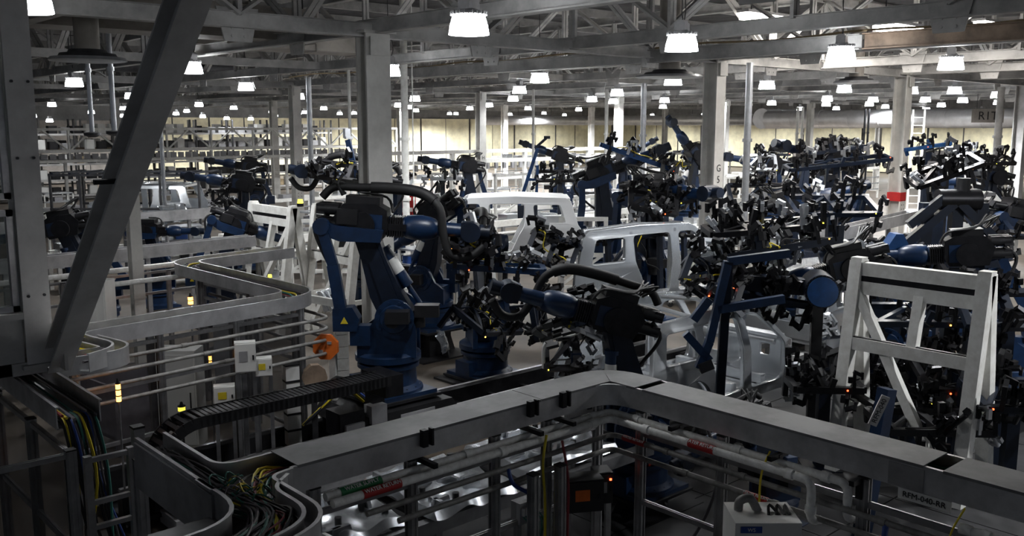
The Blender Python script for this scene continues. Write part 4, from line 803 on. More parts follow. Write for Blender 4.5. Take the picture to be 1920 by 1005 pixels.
# blue bolted structure at right
p = D(1790, 430, 17.0); t = thing('blue_stand', 'heavy dark blue bolted stand right of column G 6', 'stand', (p.x, p.y, 0), rad(-42))
for x in (-.55, .0, .45): MB().box((x, 0, 1.7), (.2, .2, 3.4)).build('post', 'robot_navy', t)
for a_, b_ in (((-.9, 3.0), (-.3, 3.5)), ((.0, 3.4), (.85, 2.6)), ((-.55, 2.3), (.85, 2.3)), ((.45, 1.4), (1.1, 2.2)), ((-1.0, 2.6), (-.1, 3.4))): MB().bar((a_[0], -.12, a_[1]), (b_[0], -.12, b_[1]), .15, .13, (0, 1, 0)).build('brace', 'robot_navy', t)
for i in range(9): MB().cyl((.45, -.13, .6+.3*i), (.45, -.10, .6+.3*i), .022, n=6).build('bolt', 'galv', t)
MB().cyl((-.35, 0, 3.45), (.4, 0, 3.45), .2, n=20).build('head_drum', 'black_metal', t); MB().cyl((.1, 0, 3.5), (.1, 0, 3.85), .12, n=14).build('motor', 'black', t); MB().box((0, 0, .03), (1.6, .7, .06)).build('foot_plate', 'robot_navy', t)
p = D(1672, 470, 15.6); t = thing('blue_wedge_stand', 'small blue wedge bracket in front of column G 6', 'stand', (p.x, p.y, 0), rad(-42))
MB().prism([(-.4, 2.35), (.35, 2.35), (.32, 2.65), (.12, 3.0), (0, 3.0)], .3).build('wedge', 'robot_light', t); MB().box((0, 0, 1.17), (.3, .3, 2.34)).build('post', 'robot_navy', t)
p = D(1000, 300, 33); t = thing('blue_rest', 'blue A-shaped rest rising behind the white car roof', 'rest', (p.x, p.y, 0), rad(-42))
MB().bar((-.5, 0, 2.0), (.15, 0, 4.0), .12).bar((.1, 0, 2.0), (.15, 0, 3.4), .1).bar((-.2, 0, 2.9), (.12, 0, 2.9), .08).build('rest_frame', 'robot_light', t); MB().bar((.05, 0, 4.0), (.45, 0, 4.35), .09).box((.48, 0, 4.38), (.22, .1, .1)).build('head', 'robot_navy', t); MB().box((-.2, 0, 1.0), (.7, .3, 2.0)).build('stand', 'robot_navy', t)
# ================================================================== white A-frames
def a_frame(label, x, y0, y1, h, spread, up=True, post=True):
    t = thing('a_frame_stand', label, 'stand', (x, (y0+y1)/2, 0)); L = abs(y1-y0)/2; w_ = .17
    for s_ in (-1, 1):
        MB().bar((-.02, s_*L, h), (-spread, s_*L, 0), w_, w_, (0, 1, 0)).build('leg', 'white_paint', t); MB().bar((.02, s_*L, h), (spread, s_*L, 0), w_, w_, (0, 1, 0)).build('leg', 'white_paint', t)
        MB().box((0, s_*L, .9), (spread*1.4, .09, .1)).build('leg_tie', 'white_paint', t); MB().box((0, s_*L, h-.05), (.17, .16, .2)).build('top_block', 'white_paint', t)
    for z in (h-.10, h-.36): MB().bar((-.02, -L, z), (-.02, L, z), .14, .18).build('top_beam', 'white_paint', t)
    MB().bar((-.03, -L, h-.23), (-.03, L, h-.23), .10, .08).build('slot_strip', 'black_metal', t)
    MB().bar((-spread*.42, -L, h*.62), (-spread*.42, L, h*.62), .14, .17).build('middle_beam', 'white_paint', t)
    MB().bar((-spread*.46, -L, h*.62+.08), (-spread*.46, L, h*.62+.08), .05, .04).build('slot_strip', 'black_metal', t)
    if post: MB().bar((-.02, -L*.05, h-.35), (-spread*.42, -L*.05, h*.62), .13, .13).build('middle_post', 'white_paint', t)
    MB().bar((-.06, L*1.0 if up else -L*1.0, h-.35), (-spread*.8, -L*.7 if up else L*.7, .25), .12, .12, (0, 1, 0)).build('diagonal', 'white_paint', t)
    return t
a_frame('large white steel A-frame stand at right behind the tray', 12.1, 6.25, 4.55, 2.95, .42)
a_frame('white A-frame stand at left, the left one of the pair', 10.55, 21.2, 19.25, 2.92, .45, up=False)
a_frame('white A-frame stand nearest the thick column, right one of the pair', 11.15, 19.2, 17.4, 2.95, .45, up=False)
# ================================================================== car bodies in bare metal
def plate(name, outer, holes, t, material, bev=.012):
    cu = bpy.data.curves.new('c', 'CURVE'); cu.dimensions = '2D'; cu.fill_mode = 'BOTH'; cu.extrude = t/2; cu.bevel_depth = bev; cu.bevel_resolution = 1
    for poly in [outer]+list(holes):
        sp_ = cu.splines.new('POLY'); sp_.points.add(len(poly)-1)
        for q, (x, z) in zip(sp_.points, poly): q.co = (x, z, 0, 1)
        sp_.use_cyclic_u = True
    tmp = bpy.data.objects.new('tmp', cu); me = bpy.data.meshes.new_from_object(tmp); me.name = name
    bpy.data.objects.remove(tmp); bpy.data.curves.remove(cu)
    for v in me.vertices: x, z, y = v.co; v.co = (x, y, z)
    me.flip_normals(); me.materials.clear(); me.materials.append(MAT[material])
    me.polygons.foreach_set('use_smooth', [True]*len(me.polygons)); me.set_sharp_from_angle(angle=rad(22)); return me
def rnd(poly, r=.08, n=4):
    out = []; m = len(poly)
    for i in range(m):
        p, a, b = Vector(poly[i]), Vector(poly[i-1]), Vector(poly[(i+1) % m]); ra = min(r, (a-p).length*.45, (b-p).length*.45)
        q0 = p+(a-p).normalized()*ra; q1 = p+(b-p).normalized()*ra
        if abs((a-p).normalized().dot((b-p).normalized())) > .985: out.append(tuple(p)); continue
        out += [tuple(q0*(1-t)**2+p*2*t*(1-t)+q1*t*t) for t in [k/n for k in range(n+1)]]
    return out
arch = [(.95+.46*math.cos(a), .30+.50*math.sin(a)) for a in [math.pi*(1-k/12) for k in range(13)]]
OUT = [(.0, .52), (.12, .34)] + [(.40, .30)] + arch[1:-1] + [(1.5, .26), (3.30, .26), (3.44, .34), (3.50, .62), (3.50, 1.02), (3.36, 1.08), (2.76, 1.63), (2.62, 1.68), (1.5, 1.72), (.34, 1.68), (.22, 1.6), (.06, 1.06), (.0, .98)]
H1 = rnd([(.32, 1.10), (1.08, 1.10), (1.12, 1.54), (.46, 1.54)]); H2 = rnd([(1.62, .42), (2.18, .42), (2.18, 1.05), (2.16, 1.56), (1.28, 1.56), (1.30, 1.05), (1.45, .8)], .1)
H3 = rnd([(2.38, .42), (3.28, .42), (3.34, .65), (3.30, 1.05), (2.70, 1.56), (2.34, 1.56), (2.36, 1.05)], .1)
def tumble(me, far=False):
    for v in me.vertices:
        o = max(0, v.co.z-1.0)*.30 + max(0, .5-v.co.z)*.15 + max(0, .5-v.co.x)*.06
        v.co.y = v.co.y+o if not far else 1.9-v.co.y-o
    if far: me.flip_normals()
    me.update(); return me
CK = {}
def car_kit(m):
    if m in CK: return CK[m]
    k = dict(near=tumble(plate('body_side', OUT, [H1, H2, H3], .05, m)), far=tumble(plate('body_side', OUT, [H1, H2, H3], .05, m), True))
    g = MB(); n = 14; nn = 10
    vv = [(.3+2.36*i/n, .24+1.42*j/nn, 1.66+.07*math.sin(math.pi*i/n)+.04*math.sin(math.pi*j/nn)) for i in range(n+1) for j in range(nn+1)]
    g.add(vv, [(i*(nn+1)+j, (i+1)*(nn+1)+j, (i+1)*(nn+1)+j+1, i*(nn+1)+j+1) for i in range(n) for j in range(nn)]); k['roof'] = g.mesh('roof', m)
    b = MB()
    for x in (.34, 1.2, 2.2, 2.7): b.tube([(x, .22, 1.66), (x, .95, 1.72), (x, 1.68, 1.66)], .035, 6)
    k['bows'] = b.mesh('roof_bow', m)
    g = MB(); n = 60; vv = []
    for i in range(n+1):
        x = .15+3.3*i/n
        for j in range(21):
            y = .08+1.74*j/20; z = .36+(.035 if (i//3) % 2 else 0)+(.16 if abs(j-10) < 2 else 0)+(.12 if x < 1.2 else 0); vv.append((x, y, z))
    g.add(vv, [(i*21+j, (i+1)*21+j, (i+1)*21+j+1, i*21+j+1) for i in range(n) for j in range(20)])
    for x in (1.35, 2.1, 2.9): g.box((x, .95, .45), (.12, 1.7, .14))
    k['floor'] = g.mesh('floor_pan', m)
    fw_ = plate('firewall', rnd([(.1, .36), (1.8, .36), (1.8, 1.06), (.1, 1.06)]), [rnd([(.3, .7), (.5, .7), (.5, .95), (.3, .95)], .06), rnd([(.75, .55), (.9, .55), (.9, .75), (.75, .75)], .05), rnd([(1.3, .6), (1.6, .6), (1.6, .85), (1.3, .85)], .06)], .03, m)
    for v in fw_.vertices: v.co = (3.42+v.co.y, v.co.x, v.co.z)
    k['fire'] = fw_
    k['dash'] = MB().tube([(3.2, .1, 1.0), (3.2, 1.8, 1.0)], .045, 8).box((3.38, .95, 1.08), (.22, 1.7, .05)).mesh('cowl_bar', m)
    k['rear'] = MB().box((.05, .95, .62), (.06, 1.66, .34)).box((.12, .95, .45), (.2, 1.6, .08)).box((.30, .95, 1.64), (.14, 1.4, .07)).mesh('rear_panel', m)
    w_ = MB()
    for y in (.22, 1.68): w_.prism([(.95+.44*math.cos(a), .32+.48*math.sin(a)) for a in [math.pi*q/10 for q in range(11)]], .3, T((0, y, 0)))
    k['wheelhouse'] = w_.mesh('wheelhouse', m)
    k['skid'] = MB().box((1.9, .4, .10), (4.2, .1, .14)).box((1.9, 1.5, .10), (4.2, .1, .14)).box((.6, .95, .18), (.1, 1.4, .1)).box((2.9, .95, .18), (.1, 1.4, .1)).mesh('carrier_skid', 'steel_paint')
    CK[m] = k; return k
def car(label, M, m='silver', roof=True, skid=False, z=0.):
    t = thing('car_shell', label, 'car body', M=M); k = car_kit(m)
    put('body_side', k['near'], t); put('body_side', k['far'], t); put('floor_pan', k['floor'], t); put('firewall', k['fire'], t); put('cowl_bar', k['dash'], t); put('rear_panel', k['rear'], t); put('wheelhouse', k['wheelhouse'], t)
    put('roof' if roof else 'roof_bow', k['roof'] if roof else k['bows'], t)
    return t
def skid(label, x, y, rz=0., h=.3, L=4.4):
    t = thing('carrier_skid', label, 'skid', (x, y, 0), rz)
    for yy in (.45, 1.45): MB().box((L/2-.3, yy, h-.05), (L, .12, .1)).build('runner', STEEL, t)
    for xx in (.4, 1.9, 3.3):
        MB().box((xx, .95, h-.1), (.12, 1.1, .08)).build('cross_bar', STEEL, t)
        for yy in (.45, 1.45): MB().box((xx, yy, (h-.1)/2), (.1, .1, h-.1)).build('foot', STEEL, t)
    return t
car('nearest silver car body shell, half hidden by the near robot', T((9.75, 7.95, .34)), roof=False); skid('skid carrying the nearest silver car body', 9.75, 7.95, 0, .58)
car('silver car body next in line behind the blue drum', T((15.4, 8.5, .34))); skid('skid carrying the silver car body behind the drum', 15.4, 8.5, 0, .58)
p = D(1078, 430, 23.6); car('white painted car body raised on a stand at centre', T((p.x, p.y, 1.42)) @ RM(0, 0, 138), 'white_car'); skid('tall stand under the white car body', p.x, p.y, rad(138), 1.66, 4.0)
p = D(392, 400, 33.5); car('distant silver car body inside a frame at left', T((p.x, p.y, 1.1)) @ RM(0, 0, 138), roof=True); skid('tall stand under the distant silver car body', p.x, p.y, rad(138), 1.34, 4.0)
t = thing('car_carrier_frame', 'dark open post frame around the distant silver car body', 'frame', (p.x, p.y, 0), rad(138))
for x in (-.4, .9, 2.2, 3.6, 4.6):
    for y in (-.25, 2.15): MB().box((x, y, 1.6), (.07, .07, 3.2)).build('post', 'dark_steel', t)
for y in (-.25, 2.15):
    for z in (3.15, 2.0): MB().box((2.1, y, z), (5.1, .06, .08)).build('beam', 'dark_steel', t)
for k in range(9): MB().box((-.3+.6*k, .95, 3.2), (.08, 2.5, .05)).build('roof_slat', 'robot_navy', t)
# body side carried by the clamp fixtures
p = D(1072, 560, 16.4); t = thing('car_side_panel', 'bare silver car side panel held tilted by robots at centre', 'car panel', M=T((p.x, p.y, p.z-.50)) @ RM(9, -1, -12))
kk = car_kit('silver'); put('side_outer', kk['near'], t)
MB().tube([(.3, .34, 1.66), (1.5, .34, 1.70), (2.7, .34, 1.62), (3.4, .1, 1.05)], .04, 8).build('roof_rail', 'silver', t)
w_ = MB().prism([(.95+.48*math.cos(a), .32+.52*math.sin(a)) for a in [math.pi*q/12 for q in range(13)]] , .34, T((0, .22, 0))); w_.build('wheelhouse', 'silver', t)
MB().box((2.3, .12, .34), (1.7, .16, .14)).build('sill', 'silver', t); MB().bar((1.2, .08, .8), (1.25, .25, 1.6), .2, .06, (1, 0, 0)).build('pillar_reinforcement', 'silver', t)
MB().bar((2.26, .06, .4), (2.27, .22, 1.62), .16, .06, (1, 0, 0)).build('pillar_reinforcement', 'silver', t)
fixture('dark clamp wall gripping the back of the silver side panel', T(D(1190, 500, 17.9)) @ RM(86, 0, -12), 2.5, 1.2, 34, 61, 'robot_navy', cross=5)
fixture('dark clamp head gripping the left end of the silver side panel', T(D(1035, 470, 16.2)) @ RM(70, 20, -50), .8, .5, 20, 62, 'robot_navy')
# loose stampings
def floor_stamp(label, c, L, W, rz, seed, tilt=0.):
    t = thing('floor_stamping', label, 'car panel', M=T(c) @ RM(tilt, 0, math.degrees(rz))); r_ = random.Random(seed); n, m = 34, 22; g = MB(); vv = []
    for i in range(n+1):
        for j in range(m+1):
            x, y = L*(i/n-.5), W*(j/m-.5); z = .05*math.exp(-((y-.05)/.12)**2)+.03*math.exp(-((x+.1)/.10)**2)+.028*math.sin(13*x+seed)*math.sin(11*y) - (.08 if i in (0, n) or j in (0, m) else 0)
            vv.append((x, y, z))
    g.add(vv, [(i*(m+1)+j, (i+1)*(m+1)+j, (i+1)*(m+1)+j+1, i*(m+1)+j+1) for i in range(n) for j in range(m)]); g.build('sheet', 'silver', t)
    for k in range(12):
        x, y = r_.uniform(-L*.42, L*.42), r_.uniform(-W*.42, W*.42); MB().prism([(-.11, 0), (.11, 0), (.09, .07), (-.09, .07)], .045, T((x, y, .012)) @ Matrix.Rotation(r_.choice((0, 0, 1.57)), 4, 'Z')).build('bead', 'silver', t)
    for k in range(7):
        x, y = r_.uniform(-L*.42, L*.42), r_.uniform(-W*.42, W*.42); MB().cyl((x, y, .0), (x, y, .075), .035, n=10).build('grommet', 'black', t)
    return t
floor_stamp('silver floor stamping with ribs behind the fence, middle one', (5.75, 7.55, 1.06), 1.15, 1.3, .02, 1)
floor_stamp('silver floor stamping nearest the tray corner', (7.35, 7.65, 1.06), 1.5, 1.2, .0, 2)
floor_stamp('silver floor stamping at left end below the pipes', (4.35, 7.5, 1.06), 1.2, 1.0, .05, 3)
t = thing('parts_conveyor', 'dark low conveyor carrying the silver floor stampings', 'conveyor', (3.4, 7.55, 0))
for y in (-.55, .55): MB().box((2.6, y, .88), (5.2, .1, .14)).build('side_beam', 'alu', t)
for k in range(16): MB().cyl((.2+.33*k, -.5, .9), (.2+.33*k, .5, .9), .04, n=10).build('roller', 'black_metal', t)
for x in (.2, 1.9, 3.6, 5.0):
    for y in (-.55, .55): MB().box((x, y, .41), (.08, .08, .82)).build('leg', 'alu', t)
# crumpled silver panels and small stampings
for i, (px, py, d, lb, s_) in enumerate(((1325, 462, 15.5, 'small bright stamping lying left of the dark clamp row', .45), (1545, 610, 15.0, 'silver stamped panel below the blue drum', .6), (330, 400, 26, 'upright chrome stamping at far left', .8), (620, 560, 19, 'grey stamping propped in the left A-frame', .6), (830, 640, 18, 'bright small stamping right of the big robot base', .5))):
    floor_stamp(lb, D(px, py, d), s_, s_*.8, rad(-30+20*i), 10+i, 35+10*i)
# ================================================================== orange reel, white fixture stack
t = thing('cable_reel', 'bright orange octagonal reel left of the big robot', 'reel', D(611, 650, 13.3), rad(-50))
MB().prism([(.20*math.cos(a), .20*math.sin(a)) for a in [math.pi/8+2*math.pi*k/8 for k in range(8)]], .07).build('disc', 'orange', t)
for x, z in ((-.06, -.06), (.07, .07)): MB().box((x, -.045, z), (.06, .03, .04)).build('latch', 'galv', t)
MB().cyl((0, .03, 0), (0, .3, 0), .04).build('axle', 'black_metal', t); q = t.location; MB().box((0, .3, -q.z/2), (.1, .1, q.z)).build('stand', 'white_paint', t)
t = thing('cable_reel', 'rusty brown reel lying low above the cable chain', 'reel', D(590, 708, 12.6), rad(-20))
MB().prism([(.17*math.cos(a), .2*math.sin(a)) for a in [2*math.pi*k/10 for k in range(10)]], .12).build('disc', 'brown_steel', t); q = t.location; MB().box((0, .1, -q.z/2), (.08, .06, q.z)).build('stand', 'dark_steel', t)
p = D(640, 640, 15.0); t = thing('white_block_stack', 'stack of white square blocks beside the orange reel', 'stand', (p.x, p.y, 0), rad(-20))
for k in range(10): MB().box((0, 0, .1+.2*k), (.2, .2, .19)).build('block', 'white_paint', t)
MB().bar((0, 0, 1.9), (-.7, .2, 2.05), .1, .12).build('side_arm', 'white_paint', t)
p = D(545, 690, 12.9); t = thing('white_valve_stand', 'white valve stand with straps left of the orange reel', 'stand', (p.x, p.y, 0), rad(-10))
for k in range(6): MB().box((0, 0, .12+.24*k), (.2, .16, .22)).build('block', 'plastic_white', t); MB().box((0, -.005, .23+.24*k), (.206, .166, .02)).build('strap', 'black', t)
# ================================================================== mid distance: carts, cabinets, conveyors, racks
def cab_at(label, px, py, d, sz, m='plastic_white', rz=-42, **kw):
    p = D(px, py, d); return cabinet('control_cabinet', label, 'cabinet', (p.x, p.y, sz[2]/2), sz, m, rad(rz), **kw)
cab_at('white control cabinet with red badge left of the pale post', 176, 560, 15.0, (.55, .4, 2.3), sticker='plastic_grey')
cab_at('white transformer cabinet beside the red badge cabinet', 150, 575, 14.6, (.35, .4, 2.1), sticker='plastic_grey')
cab_at('pale machine cabinet under the winding tray, left', 335, 650, 13.6, (.6, .4, 1.5))
cab_at('grey cabinet with perforated sheet behind the tub', 445, 620, 15.5, (.7, .4, 1.6), 'plastic_grey')
cab_at('dark red cabinet left of the thick column', 608, 370, 34, (1.0, .5, 1.7), 'tag_red'); cab_at('blue cabinet left of the thick column', 635, 370, 33.5, (.9, .5, 1.6), 'blue_bin')
cab_at('red cabinet just right of the thick column, upper', 757, 355, 37, (.9, .5, 2.4), 'red'); cab_at('white cabinet far behind the duct sign, left', 1812, 300, 55, (1.3, .6, 2.4)); cab_at('white cabinet far behind the duct sign, right', 1838, 300, 55, (1.2, .6, 2.4)); cab_at('white cabinet at far right near the wall', 1790, 305, 56, (1.0, .6, 2.2))
p = D(1554, 272, 58); t = thing('wall_screen', 'glowing blue screen on the far wall left of column H 10', 'screen', (p.x, p.y, 0), rad(-42))
MB().box((0, 0, p.z), (1.7, .08, .65)).build('bezel', 'black', t); MB().box((-.15, -.045, p.z+.02), (1.2, .01, .5)).build('display', 'screen', t); MB().box((0, .1, p.z/2), (.12, .1, p.z)).build('stand', STEEL, t)
def rail_conveyor(label, x0, x1, y, z, n=5, posts=True, seed=1):
    t = thing('overhead_conveyor', label, 'conveyor', (x0, y, 0)); L = x1-x0
    MB().box((L/2, 0, z), (L, .14, .16)).build('main_beam', 'white_paint', t); MB().box((L/2, .9, z), (L, .12, .14)).build('main_beam', 'white_paint', t)
    for k in range(n+1):
        x = L*k/n
        for yy in (0, .9): MB().box((x, yy, z/2), (.11, .11, z)).build('leg', 'white_paint', t)
        MB().box((x, .45, z-.1), (.1, .9, .1)).build('cross_bar', 'white_paint', t)
    for k in range(3): MB().box((L/2, -.05, z*.3+z*.2*k), (L, .05, .06)).build('side_rail', 'galv', t)
    r_ = random.Random(seed)
    for k in range(int(L/1.0)): MB().box((.4+k*1.0, .45, z+.12), (r_.uniform(.3, .7), .5, r_.uniform(.08, .4))).build('workholder', r_.choice(('silver', 'plastic_grey', 'dark_steel', 'white_paint')), t)
    return t
for lb, x0, x1, y, z in (('white conveyor line at centre behind the white car body', 15, 32, 24.6, 1.35), ('second white conveyor line behind column H 6', 20, 42, 30, 1.5), ('white conveyor line deep behind the blue clamp beam', 26, 48, 36.5, 2.1), ('low white conveyor behind the left robots', 8, 18, 28.3, 1.1),
    ('white conveyor left under the far racks', 10, 26, 41, 1.2), ('far white conveyor under the cream wall', 40, 66, 46, 2.6), ('white conveyor right of column G 5', 24, 38, 21.0, 1.1), ('white conveyor passing the red-banded column', 30, 46, 23.5, 1.2), ('far white conveyor at right before the duct', 44, 60, 30, 2.0)):
    rail_conveyor(lb, x0, x1, y, z, max(4, int((x1-x0)/2.6)), seed=int(x0*7+y))
# overhead white gantry line behind white car
t = thing('gantry_line', 'long pale overhead gantry with hanging hooks behind the white car body', 'gantry', (22, 33.5, 0))
for z in (3.15, 3.6): MB().box((9, 0, z), (18, .2, .16)).build('rail_beam', 'white_paint', t)
for x in (0, 4.5, 9, 13.5, 18): MB().box((x, 0, 1.8), (.18, .18, 3.6)).build('post', 'white_paint', t)
for k in range(34): MB().box((.3+.52*k, -.1, 2.92), (.16, .12, .28)).build('hook', 'plastic_grey', t)
# mezzanine truss conveyor at far left
t = thing('conveyor_bridge', 'white trussed overhead conveyor bridge at far left', 'conveyor', (10, 50, 0))
for z in (3.0, 3.5, 4.6): MB().box((12.5, 0, z), (25, .14, .13)).box((12.5, 1.6, z), (25, .12, .12)).build('chord', 'white_paint', t)
for k in range(11):
    x = 2.5*k; MB().box((x, 0, 3.8), (.09, .09, 1.6)).build('upright', 'white_paint', t)
    if k < 10: MB().bar((x, 0, 3.5), (x+1.25, 0, 4.6), .08).bar((x+1.25, 0, 4.6), (x+2.5, 0, 3.5), .08).build('lattice', 'white_paint', t)
    MB().box((x, .8, 1.5), (.14, .14, 3.0)).build('leg', 'white_paint', t)
for k in range(60): MB().box((.2+.41*k, .3, 3.22), (.30, .06, .28)).build('carrier', 'plastic_grey', t)
# pallet racks with bins at far left
rg = random.Random(20); bx = {}
for nm, m_, sz in (('w', 'plastic_white', (.5, .5, .62)), ('k', 'black', (.52, .5, .5)), ('g', 'plastic_grey', (.55, .5, .4)), ('t', 'kraft', (.5, .5, .45))):
    w_, d__, h_ = sz; bx[nm] = MB().box((0, 0, .02), (w_, d__, .04)).box((-w_/2+.02, 0, h_/2), (.04, d__, h_)).box((w_/2-.02, 0, h_/2), (.04, d__, h_)).box((0, -d__/2+.02, h_/2), (w_, .04, h_)).box((0, d__/2-.02, h_/2), (w_, .04, h_)).mesh('storage_bin', m_, False)
for ri, (yy, x0, nb, lb) in enumerate(((64, 14, 9, 'front'), (69, 16, 9, 'rear'))):
    t = thing('storage_rack', 'tall steel storage rack at far left, %s row' % lb, 'rack', (x0, yy, 0))
    for k in range(nb+1):
        for y in (-.5, .5): MB().box((2.7*k, y, 2.6), (.1, .1, 5.2)).build('upright', 'dark_steel' if ri == 0 else STEEL, t)
    for z in (.3, 1.3, 2.3, 3.2, 4.2): MB().box((2.7*nb/2, 0, z), (2.7*nb, 1.1, .07)).build('shelf', 'dark_steel', t); MB().box((2.7*nb/2, -.55, z+.02), (2.7*nb, .05, .12)).build('shelf_beam', 'brown_steel' if z == 3.2 else STEEL, t)
    for z in (.34, 1.34, 2.34, 3.24, 4.24) if ri == 0 else (3.24, 4.24):
        for k in range(int(nb*2.7/.75)):
            if rg.random() < .12: continue
            c_ = rg.choice('wwkkgg' if z > 3 else 'kkkgwt'); o = put('storage_bin', bx[c_], None, (x0+.45+.75*k, yy-.1, z+.03))
            cn = {'w': 'white', 'k': 'black', 'g': 'grey', 't': 'tan'}[c_]; tag(o, '%s bin on the %s rack, %s shelf up, %s from its left end' % (cn, 'nearer far' if ri == 0 else 'rear far', {.34: 'lowest', 1.34: 'second', 2.34: 'third', 3.24: 'fourth', 4.24: 'top'}[z], NUM[k]), 'bin', 'bins on the far racks')
# carts and frames scattered on the mid floor
def cart(label, px, d, rz, seed):
    p = D(px, 300, d); t = thing('parts_cart', label, 'cart', (p.x, p.y, 0), rad(rz)); r_ = random.Random(seed)
    for x in (-.6, .6):
        for y in (-.4, .4): MB().box((x, y, .95), (.06, .06, 1.7)).build('post', 'white_paint', t); MB().cyl((x, y-.03, .07), (x, y+.03, .07), .07, n=12).build('wheel', 'rubber', t)
    for z in (.2, .8, 1.4, 1.78): MB().box((0, 0, z), (1.26, .86, .05)).build('shelf', 'white_paint' if z < 1 else 'galv', t)
    for k in range(7): MB().box((r_.uniform(-.45, .45), r_.uniform(-.25, .25), r_.choice((.32, .92, 1.52))), (r_.uniform(.12, .4), .3, .18)).build('part', r_.choice(('silver', 'blue_bin', 'plastic_grey', 'black')), t)
ords = (('beside column H 5', 590, 33, 10), ('left of the thick column behind the A-frames', 520, 30, 20), ('right of the thick column', 815, 29, -30), ('behind the white car roof, left end', 840, 40, 0), ('right of the white car body', 1100, 31, 30), ('left of column G 5', 1285, 25, -20),
    ('right of column G 5 near the shiny pipe', 1375, 27, 15), ('between columns G 5 and G 6', 1460, 29, -10), ('beside the two slim pipes', 1490, 52, 5), ('right of column G 6 by the ladder', 1720, 33, 0), ('at far right below the sign', 1850, 42, 10), ('at left before the far silver car', 330, 28, -15),
    ('at left behind the brace', 130, 29, 25), ('far left under the bridge', 100, 42, 0), ('far left right of the brace under the racks', 300, 46, 0), ('under the gantry line, left part', 930, 45, 12), ('under the gantry line, right part', 1060, 47, -12), ('left of column H 10', 1600, 50, 0), ('below the winding tray bend', 480, 24, 0), ('near the floor left of the white car body', 800, 23, 10),
    ('beside the standing pipe right of the white car body', 1180, 37, 4), ('before the cream wall at centre', 1235, 52, 9), ('right beside the blue cabinet', 660, 38, 6), ('in front of column H 7', 1150, 42, -6))
for i, (w_, px, d, rz) in enumerate(ords): cart('white shelved parts cart '+w_, px, d, rz, 100+i)
def frame_stand(label, px, d, w_, h_, rz, m='white_paint'):
    p = D(px, 300, d); t = thing('frame_stand', label, 'frame', (p.x, p.y, 0), rad(rz))
    for x in (-w_/2, w_/2): MB().box((x, 0, h_/2), (.1, .1, h_)).build('post', m, t)
    for z in (h_, h_*.66, h_*.35): MB().box((0, 0, z-.05), (w_+.1, .09, .1)).build('cross_bar', m, t)
    MB().bar((-w_/2, 0, h_*.35), (w_/2, 0, h_*.66), .07).build('diagonal', m, t)
    for x in (-w_/2, w_/2): MB().box((x, 0, .03), (.3, .5, .06)).build('foot', m, t)
for i, (lb, px, d, w_, h_, rz) in enumerate((('white welded frame left of the blue clamp beam robot', 1095, 22.5, 1.1, 2.6, -42), ('white welded frame at the cell behind the thick column', 850, 27, 1.6, 2.4, -42), ('white frame right of column G 5', 1365, 24.5, .9, 2.9, -42), ('white frame in front of column G 6', 1590, 20.5, 1.2, 2.3, 40), ('white frame at left before the racks', 250, 37, 2.2, 2.4, 0), ('white frame behind the left A-frames', 600, 26, 1.8, 2.2, -42), ('white frame left of column H 6', 860, 38, 2.2, 2.9, -42), ('white frame right of column H 6', 960, 39, 2.2, 2.8, 10), ('white frame far right of the ladder', 1780, 38, 2.0, 2.6, -42))):
    frame_stand(lb, px, d, w_, h_, rz)
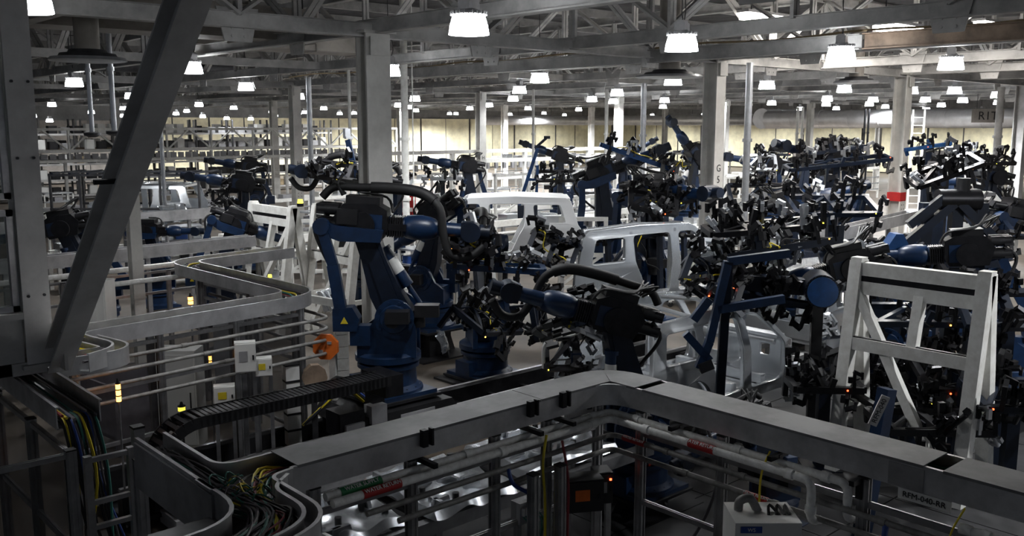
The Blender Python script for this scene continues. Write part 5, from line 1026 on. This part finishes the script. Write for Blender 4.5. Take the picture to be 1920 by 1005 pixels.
# extra trays and beams across the mid floor
for lb, a_, b_, z in (('pale beam crossing at left behind the pale post', (4, 21.0), (16, 21.8), 1.9), ('pale beam crossing behind the white car body', (17, 22.8), (27, 23.2), 1.6), ('pale beam across the cell right of column G 5', (20.5, 15.2), (30, 15.8), 2.2)):
    t = thing('service_beam', lb, 'beam'); MB().bar((*a_, z), (*b_, z), .16, .2).build('beam', 'white_paint', t); MB().tube([(a_[0], a_[1]-.12, z-.3), (b_[0], b_[1]-.12, z-.3)], .045, 8).build('pipe', 'pipe_white', t)
    for k in range(4): q = Vector((*a_, 0)).lerp(Vector((*b_, 0)), (k+.3)/4); MB().box((q.x, q.y, z/2), (.1, .1, z)).build('post', 'alu', t)
for i, (px, py, d, lb) in enumerate(((563, 381, 14, 'small yellow lamp on the big robot shoulder'), (1548, 205, 40, None), (1062, 455, 15, None), (1868, 470, 16, 'small yellow lamp on the robot at far right'), (506, 520, 19, 'small yellow lamp low in the left A-frame'))):
    if lb is None: continue
    p = D(px, py, d); t = thing('status_lamp', lb, 'signal light', p); MB().cyl((0, 0, 0), (0, 0, .06), .045, .035, n=12).build('lens', 'led_yellow', t); MB().cyl((0, 0, -.05), (0, 0, 0), .05, n=12).build('socket', 'black', t)
# cell body side racks and label plates
p = D(1838, 365, 22); t = thing('fender_panel', 'pale arched car side panel standing right of the blue stand', 'car panel', (p.x, p.y, 0), rad(-42))
put('arch_panel', plate('arch_panel', rnd([(-.5, 2.3), (.5, 2.3), (.62, 2.9), (.3, 3.25), (-.3, 3.25), (-.5, 3.0)], .12), [rnd([(-.3, 2.5), (.3, 2.5), (.25, 2.95), (-.25, 2.95)], .15)], .04, 'plastic_white'), t); MB().box((0, 0, 1.15), (.2, .2, 2.3)).build('stand', 'dark_steel', t)
def id_plate(label, words, px, py, d, size, rz, tilt, m='plastic_white'):
    p = D(px, py, d); t = thing('number_plate', label, 'sign', M=T(p) @ Matrix.Rotation(rad(rz), 4, 'Z') @ Matrix.Rotation(rad(tilt), 4, 'Y')); MB().box((0, 0, 0), size).build('plate', m, t); text(words, size[2]*.8, 'ink', T((0, -size[1]/2-.003, 0)) @ FACE_NY, t); return p
id_plate('white number plate on the blue post behind the tray', 'RFM-040', 1648, 770, 10.0, (.36, .02, .1), -42, -68)
t = thing('number_plate', 'white number strip hanging below the tray at right', 'sign', M=T((6.41, 2.72, 2.158)) @ Matrix.Rotation(rad(-90), 4, 'Z')); MB().box((0, 0, 0), (.38, .012, .08)).build('plate', 'plastic_white', t); text('RFM-040-RR', .06, 'ink', T((0, -.009, 0)) @ FACE_NY, t)
p = D(1655, 765, 10.1); t = thing('blue_post', 'slanted dark blue post carrying a number plate', 'post', (p.x, p.y, 0)); MB().bar((-.15, .1, 0.02), (.12, .02, p.z+.2), .16, .14).build('post_tube', 'robot_blue', t); MB().box((-.15, .1, .02), (.4, .4, .04)).build('foot', 'robot_navy', t)
